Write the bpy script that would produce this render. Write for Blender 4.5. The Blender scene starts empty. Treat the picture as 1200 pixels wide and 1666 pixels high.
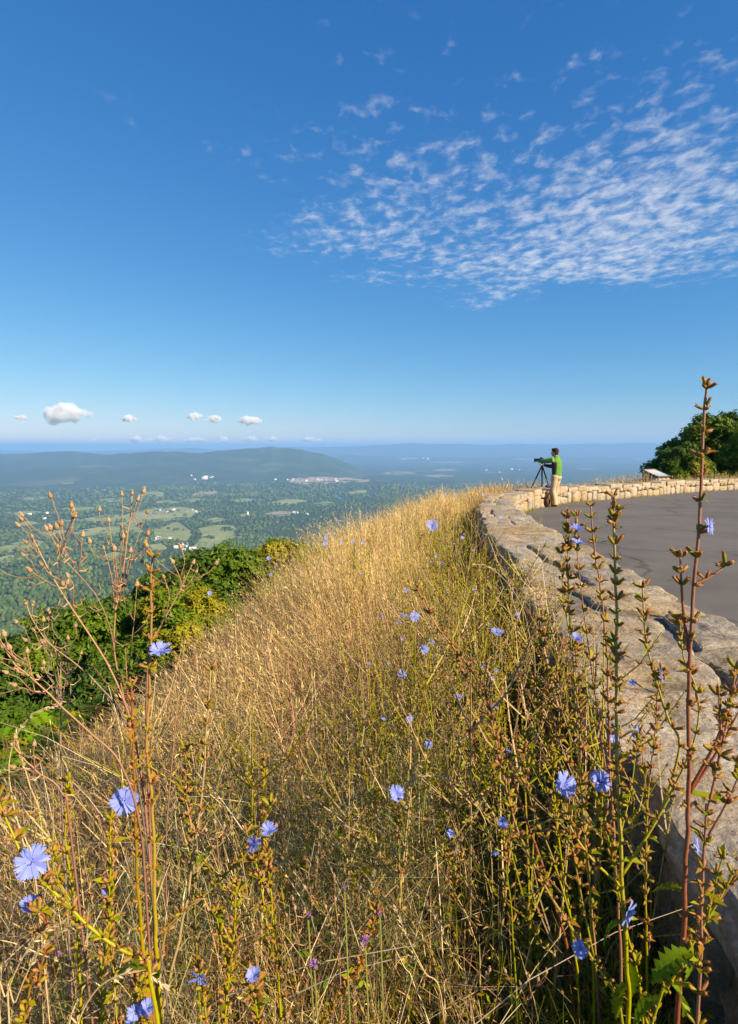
import bpy, math, random
import numpy as np
from mathutils import Vector, Matrix

R = math.radians
rng = np.random.default_rng(7)
random.seed(7)
scene = bpy.context.scene
COL = scene.collection

# ------------------------------------------------------------------ camera, sky, sun, exposure
FPX = 900.0                                   # focal length in pixels of the 1200 px wide photograph
PITCH = math.atan(106 / FPX)
cam_d = bpy.data.cameras.new('camera'); cam = bpy.data.objects.new('camera', cam_d); COL.objects.link(cam)
cam_d.sensor_fit = 'HORIZONTAL'; cam_d.sensor_width = 36; cam_d.lens = FPX / 1200 * 36
cam_d.clip_start = 0.02; cam_d.clip_end = 200000
cam.location = (0, 0, 0); cam.rotation_euler = (R(90) - PITCH, 0, 0)
scene.camera = cam

SUN_EL = R(31); SUN_AZ = math.atan2(0.79, -0.61)      # compass angle from +Y towards +X
sun_dir = Vector((math.sin(SUN_AZ) * math.cos(SUN_EL), math.cos(SUN_AZ) * math.cos(SUN_EL), math.sin(SUN_EL)))
sl = bpy.data.lights.new('sun', 'SUN'); sl.energy = 5.0; sl.angle = R(0.5); sl.color = (1.0, 0.84, 0.62)
so = bpy.data.objects.new('sun', sl); COL.objects.link(so)
so.rotation_euler = (-sun_dir).to_track_quat('-Z', 'Y').to_euler()

world = bpy.data.worlds.new('World'); scene.world = world; world.use_nodes = True
def build_world():
    nt = world.node_tree; N = nt.nodes; L = nt.links
    N.clear()
    out = N.new('ShaderNodeOutputWorld'); bg = N.new('ShaderNodeBackground'); bg.inputs[1].default_value = 0.098
    sky = N.new('ShaderNodeTexSky'); sky.sky_type = 'NISHITA'; sky.sun_disc = False
    sky.sun_elevation = SUN_EL; sky.sun_rotation = SUN_AZ; sky.altitude = 900
    sky.air_density = 1.0; sky.dust_density = 0.35; sky.ozone_density = 2.6
    tc = N.new('ShaderNodeTexCoord'); sep = N.new('ShaderNodeSeparateXYZ'); L.new(tc.outputs['Generated'], sep.inputs[0])
    def m(op, a, b=None, c=None, clamp=False):
        n = N.new('ShaderNodeMath'); n.operation = op; n.use_clamp = clamp
        for i, v in enumerate((a, b, c)):
            if v is None: continue
            if isinstance(v, (int, float)): n.inputs[i].default_value = v
            else: L.new(v, n.inputs[i])
        return n.outputs[0]
    # the deep clear blue of the photograph: a little less red and a flatter blue than the model's sky
    sc_ = N.new('ShaderNodeSeparateColor'); L.new(sky.outputs[0], sc_.inputs[0]); cc_ = N.new('ShaderNodeCombineColor')
    for i, (g_, p_) in enumerate(((0.255, 1.31), (0.71, 0.84), (1.60, 0.525))):
        L.new(m('MULTIPLY', m('POWER', sc_.outputs[i], p_), g_), cc_.inputs[i])
    def ss(x, a, b):
        n = N.new('ShaderNodeMapRange'); n.interpolation_type = 'SMOOTHSTEP'
        n.inputs[1].default_value = a; n.inputs[2].default_value = b; L.new(x, n.inputs[0]); return n.outputs[0]
    z = m('MAXIMUM', sep.outputs[2], 0.03)
    u = m('DIVIDE', sep.outputs[0], z); v = m('DIVIDE', sep.outputs[1], z)
    comb = N.new('ShaderNodeCombineXYZ'); L.new(u, comb.inputs[0]); L.new(v, comb.inputs[1])
    def noise(scale, detail, rough, vec=comb.outputs[0], dist=0.0, sx=1, sy=1, rot=0):
        mp = N.new('ShaderNodeMapping'); mp.inputs['Scale'].default_value = (sx, sy, 1); mp.inputs['Rotation'].default_value = (0, 0, rot)
        L.new(vec, mp.inputs[0])
        n = N.new('ShaderNodeTexNoise'); n.inputs['Scale'].default_value = scale; n.inputs['Detail'].default_value = detail
        n.inputs['Roughness'].default_value = rough; n.inputs['Distortion'].default_value = dist
        L.new(mp.outputs[0], n.inputs['Vector']); return n.outputs['Fac']
    puff = noise(9.5, 4, 0.58, dist=0.25, sx=1.25, sy=0.95, rot=R(25))
    big = noise(1.35, 2, 0.5, sx=1.0, sy=1.0)
    fine = noise(30, 3, 0.6, sx=1.2, sy=0.8)
    # the bank of small high clouds: its lower edge, its thin top and its left end
    edge = m('SUBTRACT', m('ADD', 4.5, m('MULTIPLY', m('SUBTRACT', big, 0.5), 1.6)), m('MULTIPLY', m('ABSOLUTE', m('SUBTRACT', u, 0.85)), 0.62))
    low = ss(m('SUBTRACT', edge, v), -0.1, 1.0)
    dense = ss(v, 0.65, 2.75)
    left = ss(m('ADD', u, m('MULTIPLY', m('SUBTRACT', big, 0.5), 1.2)), -1.15, 0.1)
    right = ss(u, 0.2, 1.3)
    cover = m('MULTIPLY', m('MULTIPLY', low, left), m('ADD', m('MULTIPLY', dense, 0.33), m('MULTIPLY', right, 0.09)))
    cover = m('ADD', cover, m('MULTIPLY', m('SUBTRACT', big, 0.5), 0.30))
    d = m('ADD', puff, m('MULTIPLY', m('SUBTRACT', fine, 0.5), 0.22))
    thr = m('SUBTRACT', 0.700, cover)
    a = ss(m('SUBTRACT', d, thr), 0.0, 0.50)
    a = m('MULTIPLY', m('MULTIPLY', a, low), m('MULTIPLY', left, 0.78))
    a = m('MULTIPLY', a, ss(sep.outputs[2], 0.03, 0.14))
    mix = N.new('ShaderNodeMix'); mix.data_type = 'RGBA'; L.new(a, mix.inputs['Factor'])
    L.new(cc_.outputs[0], mix.inputs['A']); mix.inputs['B'].default_value = (4.1, 4.3, 4.75, 1)
    L.new(mix.outputs['Result'], bg.inputs[0]); L.new(bg.outputs[0], out.inputs[0])
build_world()
world.cycles.sampling_method = 'MANUAL'; world.cycles.sample_map_resolution = 512

vs = scene.view_settings
vs.view_transform = 'Standard'; vs.look = 'None'; vs.exposure = 0.95; vs.gamma = 1.0; vs.use_curve_mapping = False
scene.render.engine = 'CYCLES'
cy = scene.cycles
cy.use_adaptive_sampling = True; cy.adaptive_threshold = 0.015; cy.use_denoising = True; cy.denoiser = 'OPENIMAGEDENOISE'
cy.max_bounces = 4; cy.diffuse_bounces = 2; cy.glossy_bounces = 1; cy.transmission_bounces = 2
cy.transparent_max_bounces = 4; cy.volume_bounces = 4
cy.caustics_reflective = False; cy.caustics_refractive = False

# ------------------------------------------------------------------ helpers
def srgb(r, g, b):
    f = lambda c: (c / 255 / 12.92) if c / 255 <= 0.04045 else ((c / 255 + 0.055) / 1.055) ** 2.4
    return (f(r), f(g), f(b))

def ray(px, py):
    u = (px - 600) / FPX; v = (py - 833) / FPX
    return np.array((u, math.cos(PITCH) - v * math.sin(PITCH), -math.sin(PITCH) - v * math.cos(PITCH)))
def at(px, py, y):                      # the point of that direction at ground distance y
    d = ray(px, py); return d * (y / d[1])

def _h(ix, iy, iz, s):
    n = (ix * 374761393 + iy * 668265263 + iz * 2147483647 + s * 974634777).astype(np.int64) & 0xffffffff
    n = ((n ^ (n >> 13)) * 1274126177) & 0xffffffff
    n = ((n ^ (n >> 16)) * 2246822519) & 0xffffffff
    return ((n ^ (n >> 15)) & 0xffff) / 65535.0
def vnoise(p, s=0):
    p = np.asarray(p, float); i = np.floor(p).astype(np.int64); f = p - i; f = f * f * (3 - 2 * f)
    r = 0
    for dx in (0, 1):
        for dy in (0, 1):
            for dz in (0, 1):
                w = (f[:, 0] if dx else 1 - f[:, 0]) * (f[:, 1] if dy else 1 - f[:, 1]) * (f[:, 2] if dz else 1 - f[:, 2])
                r = r + w * _h(i[:, 0] + dx, i[:, 1] + dy, i[:, 2] + dz, s)
    return r * 2 - 1
def fbm(p, oct=4, s=0, gain=0.5):
    r = 0; a = 1; p = np.asarray(p, float)
    for o in range(oct):
        r = r + a * vnoise(p, s + o); p = p * 2.03 + 17.1; a *= gain
    return r
def fbm2(x, y, oct=4, s=0, gain=0.5):
    return fbm(np.stack([x, y, np.zeros_like(x) + 0.37], 1), oct, s, gain)

def mesh_np(name, V, tris=None, quads=None, col=None, smooth=False, mats=(), fmat=None):
    me = bpy.data.meshes.new(name)
    V = np.asarray(V, np.float32).reshape(-1, 3)
    arrs = []; ls = []; pos = 0
    if quads is not None and len(quads):
        q = np.asarray(quads, np.int32).reshape(-1, 4); arrs.append(q.ravel()); ls.append(np.arange(len(q)) * 4); pos = len(q) * 4
    if tris is not None and len(tris):
        t = np.asarray(tris, np.int32).reshape(-1, 3); arrs.append(t.ravel()); ls.append(np.arange(len(t)) * 3 + pos)
    loops = np.concatenate(arrs); ls = np.concatenate(ls).astype(np.int32)
    me.vertices.add(len(V)); me.vertices.foreach_set('co', V.ravel())
    me.loops.add(len(loops)); me.loops.foreach_set('vertex_index', loops)
    me.polygons.add(len(ls)); me.polygons.foreach_set('loop_start', ls)
    if fmat is not None: me.polygons.foreach_set('material_index', np.asarray(fmat, np.int32))
    me.update(calc_edges=True)
    me.polygons.foreach_set('use_smooth', np.full(len(ls), bool(smooth)))
    if col is not None:
        c = np.ones((len(V), 4), np.float32); c[:, :3] = np.asarray(col, np.float32)
        at_ = me.color_attributes.new('tint', 'FLOAT_COLOR', 'POINT'); at_.data.foreach_set('color', c.ravel())
    for mt in mats: me.materials.append(mt)
    return me

class MB:
    """collects verts, triangles, quads and vertex colours of one mesh"""
    def __init__(s): s.v = []; s.t = []; s.q = []; s.c = []; s.n = 0
    def add(s, V, tris=None, quads=None, col=(1, 1, 1)):
        V = np.asarray(V, float).reshape(-1, 3); s.v.append(V)
        c = np.asarray(col, float)
        if c.ndim == 1: c = np.tile(c, (len(V), 1))
        s.c.append(c)
        if tris is not None and len(tris): s.t.append(np.asarray(tris, int).reshape(-1, 3) + s.n)
        if quads is not None and len(quads): s.q.append(np.asarray(quads, int).reshape(-1, 4) + s.n)
        s.n += len(V)
    def mesh(s, name, mat, smooth=False, off=(0, 0, 0)):
        V = np.concatenate(s.v) - np.asarray(off)
        return mesh_np(name, V, np.concatenate(s.t) if s.t else None, np.concatenate(s.q) if s.q else None,
                       np.concatenate(s.c), smooth, (mat,) if mat else ())
    def box(s, c, size, col=(1, 1, 1), rot=None):
        P = np.array([(x, y, z) for x in (-.5, .5) for y in (-.5, .5) for z in (-.5, .5)]) * np.asarray(size)
        if rot is not None: P = P @ np.array(rot).T
        s.add(P + np.asarray(c), quads=[(0, 1, 3, 2), (4, 6, 7, 5), (0, 4, 5, 1), (2, 3, 7, 6), (0, 2, 6, 4), (1, 5, 7, 3)], col=col)
    def tube(s, P, rad, n=5, col=(1, 1, 1), cap=True):
        P = np.asarray(P, float); k = len(P)
        rad = np.broadcast_to(np.asarray(rad, float), (k,))
        T = np.gradient(P, axis=0); T /= np.linalg.norm(T, axis=1)[:, None] + 1e-12
        ref = np.array((0.0, 1.0, 0.0)) if abs(T[0][1]) < 0.8 else np.array((1.0, 0.0, 0.0))
        A = np.cross(T, ref); A /= np.linalg.norm(A, axis=1)[:, None] + 1e-12; B = np.cross(T, A)
        a = np.arange(n) * 2 * math.pi / n
        V = P[:, None, :] + rad[:, None, None] * (np.cos(a)[None, :, None] * A[:, None, :] + np.sin(a)[None, :, None] * B[:, None, :])
        V = V.reshape(-1, 3); q = []
        for i in range(k - 1):
            for j in range(n):
                q.append((i * n + j, i * n + (j + 1) % n, (i + 1) * n + (j + 1) % n, (i + 1) * n + j))
        tr = []
        if cap:
            V = np.concatenate([V, P[:1], P[-1:]])
            for j in range(n):
                tr.append((k * n, (j + 1) % n, j)); tr.append((k * n + 1, (k - 1) * n + j, (k - 1) * n + (j + 1) % n))
        c = np.asarray(col, float)
        if c.ndim == 2 and len(c) == k:
            c = np.repeat(c, n, axis=0)
            if cap: c = np.concatenate([c, c[:1], c[-1:]])
        s.add(V, tr, q, c)
    def ellipsoid(s, c, r, col=(1, 1, 1), nu=10, nv=7, rot=None):
        V = [(0, 0, 1)]
        for i in range(1, nv):
            th = math.pi * i / nv
            for j in range(nu):
                ph = 2 * math.pi * j / nu; V.append((math.sin(th) * math.cos(ph), math.sin(th) * math.sin(ph), math.cos(th)))
        V.append((0, 0, -1)); V = np.array(V) * np.asarray(r)
        if rot is not None: V = V @ np.array(rot).T
        q = []; t = []
        for j in range(nu):
            t.append((0, 1 + j, 1 + (j + 1) % nu))
            for i in range(nv - 2):
                q.append((1 + i * nu + j, 1 + (i + 1) * nu + j, 1 + (i + 1) * nu + (j + 1) % nu, 1 + i * nu + (j + 1) % nu))
            b = 1 + (nv - 2) * nu; t.append((b + j, len(V) - 1, b + (j + 1) % nu))
        s.add(V + np.asarray(c), t, q, col)

def link(name, me, parent=None, loc=None):
    o = bpy.data.objects.new(name, me); COL.objects.link(o)
    if parent is not None: o.parent = parent
    if loc is not None: o.location = loc
    return o
def empty(name, loc=(0, 0, 0)):
    o = bpy.data.objects.new(name, None); o.empty_display_size = 0.1; COL.objects.link(o); o.location = loc; return o
ORD = ('first second third fourth fifth sixth seventh eighth ninth tenth eleventh twelfth thirteenth fourteenth fifteenth sixteenth seventeenth eighteenth nineteenth twentieth').split()
def rank(i, xs):                       # place from the left among its like, as a word
    return ORD[sorted(range(len(xs)), key=lambda k: xs[k]).index(i)]
def tag(o, label=None, cat=None, group=None, kind=None):
    if label: o['label'] = label
    if cat: o['category'] = cat
    if group: o['group'] = group
    if kind: o['kind'] = kind
    return o

def remesh(mb, name, vox, it=4, col=None, mat=None, colfn=None):
    """fuse overlapping lofts into one continuous skin"""
    me0 = mb.mesh('tmp', None); o = bpy.data.objects.new('tmp', me0); COL.objects.link(o)
    m = o.modifiers.new('r', 'REMESH'); m.mode = 'VOXEL'; m.voxel_size = vox; s = o.modifiers.new('s', 'SMOOTH'); s.iterations = it; s.factor = .5
    me = bpy.data.meshes.new_from_object(o.evaluated_get(bpy.context.evaluated_depsgraph_get())); bpy.data.objects.remove(o); bpy.data.meshes.remove(me0); me.name = name; me.materials.clear(); me.materials.append(mat)
    for a in list(me.color_attributes): me.color_attributes.remove(a)
    n = len(me.vertices); V = np.zeros(n * 3); me.vertices.foreach_get('co', V); V = V.reshape(-1, 3); c = np.ones((n, 4)); c[:, :3] = colfn(V) if colfn else col
    at_ = me.color_attributes.new('tint', 'FLOAT_COLOR', 'POINT'); at_.data.foreach_set('color', c.astype(np.float32).ravel()); me.polygons.foreach_set('use_smooth', np.ones(len(me.polygons), bool)); return me

# ------------------------------------------------------------------ materials
def nodes(name):
    m = bpy.data.materials.new(name); m.use_nodes = True
    nt = m.node_tree; b = nt.nodes['Principled BSDF']; return m, nt, b
def tint_mat(name, rough=0.7, spec=0.25, transl=0.0, bump=0.0, bscale=60, sat=1.0, val=1.0):
    """colour from the mesh's own tint, with a fine procedural mottling"""
    m, nt, b = nodes(name); N = nt.nodes; L = nt.links
    a = N.new('ShaderNodeAttribute'); a.attribute_name = 'tint'
    t = N.new('ShaderNodeTexNoise'); t.inputs['Scale'].default_value = bscale; t.inputs['Detail'].default_value = 3
    g = N.new('ShaderNodeNewGeometry'); L.new(g.outputs['Position'], t.inputs['Vector'])
    mr = N.new('ShaderNodeMapRange'); mr.inputs[3].default_value = 0.78; mr.inputs[4].default_value = 1.22; L.new(t.outputs['Fac'], mr.inputs[0])
    mx = N.new('ShaderNodeMix'); mx.data_type = 'RGBA'; mx.blend_type = 'MULTIPLY'; mx.inputs['Factor'].default_value = 1
    hs = N.new('ShaderNodeHueSaturation'); hs.inputs['Saturation'].default_value = sat; hs.inputs['Value'].default_value = val; L.new(a.outputs['Color'], hs.inputs['Color'])
    L.new(hs.outputs[0], mx.inputs['A']); L.new(mr.outputs[0], mx.inputs['B'])
    L.new(mx.outputs['Result'], b.inputs['Base Color'])
    b.inputs['Roughness'].default_value = rough; b.inputs['Specular IOR Level'].default_value = spec
    if bump:
        bp = N.new('ShaderNodeBump'); bp.inputs['Strength'].default_value = bump; bp.inputs['Distance'].default_value = 0.002
        L.new(t.outputs['Fac'], bp.inputs['Height']); L.new(bp.outputs[0], b.inputs['Normal'])
    if transl:
        tr = N.new('ShaderNodeBsdfTranslucent'); L.new(mx.outputs['Result'], tr.inputs['Color'])
        ms = N.new('ShaderNodeMixShader'); ms.inputs[0].default_value = transl
        L.new(b.outputs[0], ms.inputs[1]); L.new(tr.outputs[0], ms.inputs[2]); L.new(ms.outputs[0], N['Material Output'].inputs[0])
    return m
M_GRASS = tint_mat('dry_grass', 0.6, 0.2, 0.25, bscale=30, sat=1.10, val=1.10)
M_LEAF = tint_mat('weed_leaf', 0.6, 0.2, 0.34, bscale=90, sat=1.25, val=1.05)
M_STEM = tint_mat('stem', 0.5, 0.3, 0.0, bump=0.4, bscale=220, sat=1.2, val=1.05)
M_BUD = tint_mat('bud', 0.6, 0.2, 0.15, bscale=350, sat=1.25, val=1.05)
M_PETAL = tint_mat('petal', 0.55, 0.2, 0.35, bscale=300)
M_SEED = tint_mat('seed_head', 0.75, 0.15, 0.05, bump=0.8, bscale=600)
M_TREE = tint_mat('tree_leaf', 0.55, 0.2, 0.32, bscale=0.8, sat=1.1, val=1.3)
M_BARK = tint_mat('bark', 0.9, 0.1, 0.0, bump=1.0, bscale=14)
M_CLOTH = tint_mat('cloth', 0.85, 0.1, 0.0, bump=0.3, bscale=90)
M_SKIN = tint_mat('skin', 0.5, 0.3, 0.0, bscale=40)
M_BLACK = tint_mat('black_metal', 0.4, 0.4, 0.0, bscale=40)
M_HOUSE = tint_mat('house_paint', 0.8, 0.1, 0.0, bscale=0.2)
M_FOREST = tint_mat('forest_canopy', 0.9, 0.05, 0.0, bscale=0.12)

def ramp_mat(name, stops, scale, detail=6, rough=0.9, bump=0.3, bdist=0.01, spec=0.2, second=None, vec='Position', stretch=(1, 1, 1)):
    m, nt, b = nodes(name); N = nt.nodes; L = nt.links
    g = N.new('ShaderNodeNewGeometry') if vec == 'Position' else N.new('ShaderNodeTexCoord')
    src = g.outputs['Position'] if vec == 'Position' else g.outputs['Object']
    mp = N.new('ShaderNodeMapping'); mp.inputs['Scale'].default_value = stretch; L.new(src, mp.inputs[0])
    t = N.new('ShaderNodeTexNoise'); t.inputs['Scale'].default_value = scale; t.inputs['Detail'].default_value = detail; t.inputs['Roughness'].default_value = 0.62
    L.new(mp.outputs[0], t.inputs['Vector'])
    r = N.new('ShaderNodeValToRGB'); el = r.color_ramp.elements
    while len(el) < len(stops): el.new(0.5)
    for e, (p, c) in zip(el, stops): e.position = p; e.color = (*c, 1)
    L.new(t.outputs['Fac'], r.inputs[0]); colour = r.outputs[0]
    if second:
        sc2, fac, c2, lo, hi = second
        t2 = N.new('ShaderNodeTexNoise'); t2.inputs['Scale'].default_value = sc2; t2.inputs['Detail'].default_value = 5; L.new(src, t2.inputs['Vector'])
        mr = N.new('ShaderNodeMapRange'); mr.inputs[1].default_value = lo; mr.inputs[2].default_value = hi; mr.inputs[4].default_value = fac; L.new(t2.outputs['Fac'], mr.inputs[0])
        mx = N.new('ShaderNodeMix'); mx.data_type = 'RGBA'; L.new(mr.outputs[0], mx.inputs['Factor']); L.new(colour, mx.inputs['A']); mx.inputs['B'].default_value = (*c2, 1)
        colour = mx.outputs['Result']
    L.new(colour, b.inputs['Base Color']); b.inputs['Roughness'].default_value = rough; b.inputs['Specular IOR Level'].default_value = spec
    bp = N.new('ShaderNodeBump'); bp.inputs['Strength'].default_value = bump; bp.inputs['Distance'].default_value = bdist
    t3 = N.new('ShaderNodeTexNoise'); t3.inputs['Scale'].default_value = scale * 4; t3.inputs['Detail'].default_value = 8; t3.inputs['Roughness'].default_value = 0.7
    L.new(mp.outputs[0], t3.inputs['Vector']); L.new(t3.outputs['Fac'], bp.inputs['Height']); L.new(bp.outputs[0], b.inputs['Normal'])
    return m, nt, b, colour
def stone_mat():
    m, nt, b, colour = ramp_mat('wall_stone', [(0.28, (0.15, 0.115, 0.08)), (0.44, (0.37, 0.30, 0.21)), (0.6, (0.48, 0.395, 0.28)), (0.75, (0.58, 0.50, 0.385))],
                       7, 8, 0.9, 0.95, 0.022, 0.15, second=(2.6, 0.62, (0.44, 0.28, 0.12), 0.46, 0.72), stretch=(1, 1, 2.2))
    N = nt.nodes; L = nt.links
    # every stone has its own shade, grains of lichen and darker iron seams
    oi = N.new('ShaderNodeObjectInfo')
    hs = N.new('ShaderNodeHueSaturation'); L.new(colour, hs.inputs['Color'])
    mr = N.new('ShaderNodeMapRange'); mr.inputs[3].default_value = 0.84; mr.inputs[4].default_value = 1.12; L.new(oi.outputs['Random'], mr.inputs[0]); L.new(mr.outputs[0], hs.inputs['Value'])
    mr2 = N.new('ShaderNodeMapRange'); mr2.inputs[3].default_value = 0.85; mr2.inputs[4].default_value = 1.2
    mm = N.new('ShaderNodeMath'); mm.operation = 'FRACT'; mu = N.new('ShaderNodeMath'); mu.operation = 'MULTIPLY'; mu.inputs[1].default_value = 7.31
    L.new(oi.outputs['Random'], mu.inputs[0]); L.new(mu.outputs[0], mm.inputs[0]); L.new(mm.outputs[0], mr2.inputs[0]); L.new(mr2.outputs[0], hs.inputs['Saturation'])
    g = N.new('ShaderNodeNewGeometry'); t = N.new('ShaderNodeTexNoise'); t.inputs['Scale'].default_value = 55; t.inputs['Detail'].default_value = 6; t.inputs['Roughness'].default_value = 0.75
    L.new(g.outputs['Position'], t.inputs['Vector'])
    mr3 = N.new('ShaderNodeMapRange'); mr3.inputs[1].default_value = 0.36; mr3.inputs[2].default_value = 0.66; mr3.inputs[3].default_value = 0.62; mr3.inputs[4].default_value = 1.25; L.new(t.outputs['Fac'], mr3.inputs[0])
    mx = N.new('ShaderNodeMix'); mx.data_type = 'RGBA'; mx.blend_type = 'MULTIPLY'; mx.inputs['Factor'].default_value = 1
    L.new(hs.outputs[0], mx.inputs['A']); L.new(mr3.outputs[0], mx.inputs['B']); L.new(mx.outputs['Result'], b.inputs['Base Color'])
    return m
M_STONE = stone_mat()
M_MORTAR = ramp_mat('mortar', [(0.3, (0.12, 0.10, 0.08)), (0.7, (0.24, 0.20, 0.155))], 20, 5, 0.95, 0.6, 0.01)[0]
M_ROAD = ramp_mat('asphalt', [(0.25, (0.090, 0.080, 0.068)), (0.5, (0.118, 0.105, 0.089)), (0.75, (0.150, 0.134, 0.114))], 1.1, 9, 0.85, 0.5, 0.004, 0.3, second=(0.22, 0.55, (0.155, 0.138, 0.12), 0.45, 0.7))[0]
def crack_road():
    nt = M_ROAD.node_tree; N = nt.nodes; L = nt.links; b = N['Principled BSDF']; src = b.inputs['Base Color'].links[0].from_socket
    g = N.new('ShaderNodeNewGeometry'); n = N.new('ShaderNodeTexNoise'); n.inputs['Scale'].default_value = 0.9; n.inputs['Detail'].default_value = 5; L.new(g.outputs['Position'], n.inputs['Vector'])
    ad = N.new('ShaderNodeVectorMath'); ad.operation = 'MULTIPLY_ADD'; ad.inputs[1].default_value = (1.2, 1.2, 0); L.new(n.outputs['Color'], ad.inputs[0]); L.new(g.outputs['Position'], ad.inputs[2])
    v = N.new('ShaderNodeTexVoronoi'); v.feature = 'DISTANCE_TO_EDGE'; v.inputs['Scale'].default_value = 0.33; L.new(ad.outputs[0], v.inputs['Vector'])
    mr = N.new('ShaderNodeMapRange'); mr.inputs[1].default_value = 0.003; mr.inputs[2].default_value = 0.012; mr.inputs[3].default_value = 0.55; mr.inputs[4].default_value = 1.0; L.new(v.outputs['Distance'], mr.inputs[0])
    sp = N.new('ShaderNodeTexNoise'); sp.inputs['Scale'].default_value = 160; sp.inputs['Detail'].default_value = 3; L.new(g.outputs['Position'], sp.inputs['Vector'])
    m2 = N.new('ShaderNodeMapRange'); m2.inputs[1].default_value = 0.3; m2.inputs[2].default_value = 0.7; m2.inputs[3].default_value = 0.75; m2.inputs[4].default_value = 1.25; L.new(sp.outputs['Fac'], m2.inputs[0])
    mu = N.new('ShaderNodeMath'); mu.operation = 'MULTIPLY'; L.new(mr.outputs[0], mu.inputs[0]); L.new(m2.outputs[0], mu.inputs[1])
    mx = N.new('ShaderNodeMix'); mx.data_type = 'RGBA'; mx.blend_type = 'MULTIPLY'; mx.inputs['Factor'].default_value = 1; L.new(src, mx.inputs['A']); L.new(mu.outputs[0], mx.inputs['B']); L.new(mx.outputs['Result'], b.inputs['Base Color'])
crack_road()
M_SOIL = ramp_mat('thatch_soil', [(0.3, (0.05, 0.036, 0.022)), (0.55, (0.11, 0.08, 0.045)), (0.75, (0.17, 0.13, 0.07))], 3, 8, 0.95, 0.8, 0.03)[0]
M_VALLEY = ramp_mat('valley_land', [(0.32, (0.036, 0.060, 0.024)), (0.5, (0.050, 0.078, 0.030)), (0.64, (0.07, 0.10, 0.040)), (0.78, (0.10, 0.125, 0.055))], 0.0028, 9, 0.95, 1.0, 6.0, 0.05,
                    second=(0.0011, 0.8, (0.13, 0.15, 0.065), 0.60, 0.68))[0]
M_FIELD = ramp_mat('field_grass', [(0.3, (0.17, 0.21, 0.065)), (0.5, (0.24, 0.27, 0.095)), (0.7, (0.31, 0.32, 0.13))], 0.009, 7, 0.95, 0.3, 0.5, 0.05)[0]
M_FALLOW = ramp_mat('field_fallow', [(0.3, (0.20, 0.19, 0.10)), (0.5, (0.30, 0.25, 0.16)), (0.7, (0.42, 0.36, 0.25))], 0.02, 7, 0.95, 0.3, 0.5, 0.05)[0]
M_WATER = ramp_mat('river_water', [(0.3, (0.05, 0.09, 0.14)), (0.7, (0.07, 0.12, 0.19))], 0.02, 4, 0.15, 0.1, 0.05, 0.5)[0]

# ------------------------------------------------------------------ lie of the land
A0, SL, WH = 0.8175, 0.025, 0.50                  # wall top below the camera, fall of the road, wall height
WP = np.array([(-3.2, -14, .95), (-0.2, -5.5, .95), (0.66, -2.5, .95), (0.98, -.5, .95), (1.19, 1.0, .92), (1.38, 2.4, .88), (1.5, 3.6, .86), (1.69, 5.8, .78), (2.03, 8.3, .68), (2.44, 10.4, .62),
               (3.2, 13.0, .6), (4.05, 14.85, .6), (5.2, 16.5, .58), (6.65, 18.0, .58), (9.2, 20.0, .58), (13.6, 23.6, .58), (18.2, 26.5, .58), (24, 29.6, .58), (31, 32, .58)])
def catmull(P, n):
    out = []
    for i in range(len(P) - 1):
        p0 = P[max(i - 1, 0)]; p1 = P[i]; p2 = P[i + 1]; p3 = P[min(i + 2, len(P) - 1)]
        for k in range(n):
            t = k / n
            out.append(0.5 * ((2 * p1) + (-p0 + p2) * t + (2 * p0 - 5 * p1 + 4 * p2 - p3) * t * t + (-p0 + 3 * p1 - 3 * p2 + p3) * t ** 3))
    out.append(P[-1]); return np.array(out)
WC = catmull(WP, 8)                                # x, y, thickness along the wall
WS = np.concatenate([[0], np.cumsum(np.hypot(*np.diff(WC[:, :2], axis=0).T))])
def wall_at(s):
    s = np.asarray(s, float)
    x = np.interp(s, WS, WC[:, 0]); y = np.interp(s, WS, WC[:, 1]); T = np.interp(s, WS, WC[:, 2])
    e = 0.15
    dx = np.interp(s + e, WS, WC[:, 0]) - np.interp(s - e, WS, WC[:, 0]); dy = np.interp(s + e, WS, WC[:, 1]) - np.interp(s - e, WS, WC[:, 1])
    L = np.hypot(dx, dy) + 1e-9
    return x, y, -dy / L, dx / L, T                # point, outward normal, thickness
PL = np.concatenate([[(-900, -3500)], [(-30, -110)], WP[:, :2], [(90, 46)], [(3500, 300)]])
PT = np.concatenate([[.95, .95], WP[:, 2], [.58, .58]])
def tdist(x, y):
    """distance outwards from the wall's outer face (negative on the road side)"""
    x = np.asarray(x, float); y = np.asarray(y, float)
    best = np.full(x.shape, 1e18); sg = np.ones(x.shape); th = np.zeros(x.shape)
    for i in range(len(PL) - 1):
        a = PL[i]; d = PL[i + 1] - a; L2 = d @ d
        u = np.clip(((x - a[0]) * d[0] + (y - a[1]) * d[1]) / L2, 0, 1)
        ex = x - a[0] - u * d[0]; ey = y - a[1] - u * d[1]; D = ex * ex + ey * ey
        c = d[0] * ey - d[1] * ex; m = D < best
        best = np.where(m, D, best); sg = np.where(m, np.where(c >= 0, 1, -1), sg); th = np.where(m, PT[i] + (PT[i + 1] - PT[i]) * u, th)
    return sg * np.sqrt(best) - th / 2
def plane_z(y): return -(A0 + SL * np.clip(y, -40, 60))       # level of the wall's top
def road_z(y): return plane_z(y) - WH
CREST = [(-60, 772, 5.0), (0, 738, 5.0), (60, 737, 5.1), (130, 734, 5.1), (180, 740, 5.3), (260, 733, 5.6), (330, 737, 5.4), (390, 730, 5.2), (440, 725, 5.1), (478, 727, 5.0), (520, 738, 4.9), (565, 752, 4.8), (620, 790, 4.7), (1300, 830, 4.7)]
cx = np.array([c[0] for c in CREST], float); cyv = np.array([c[1] for c in CREST], float)
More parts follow.
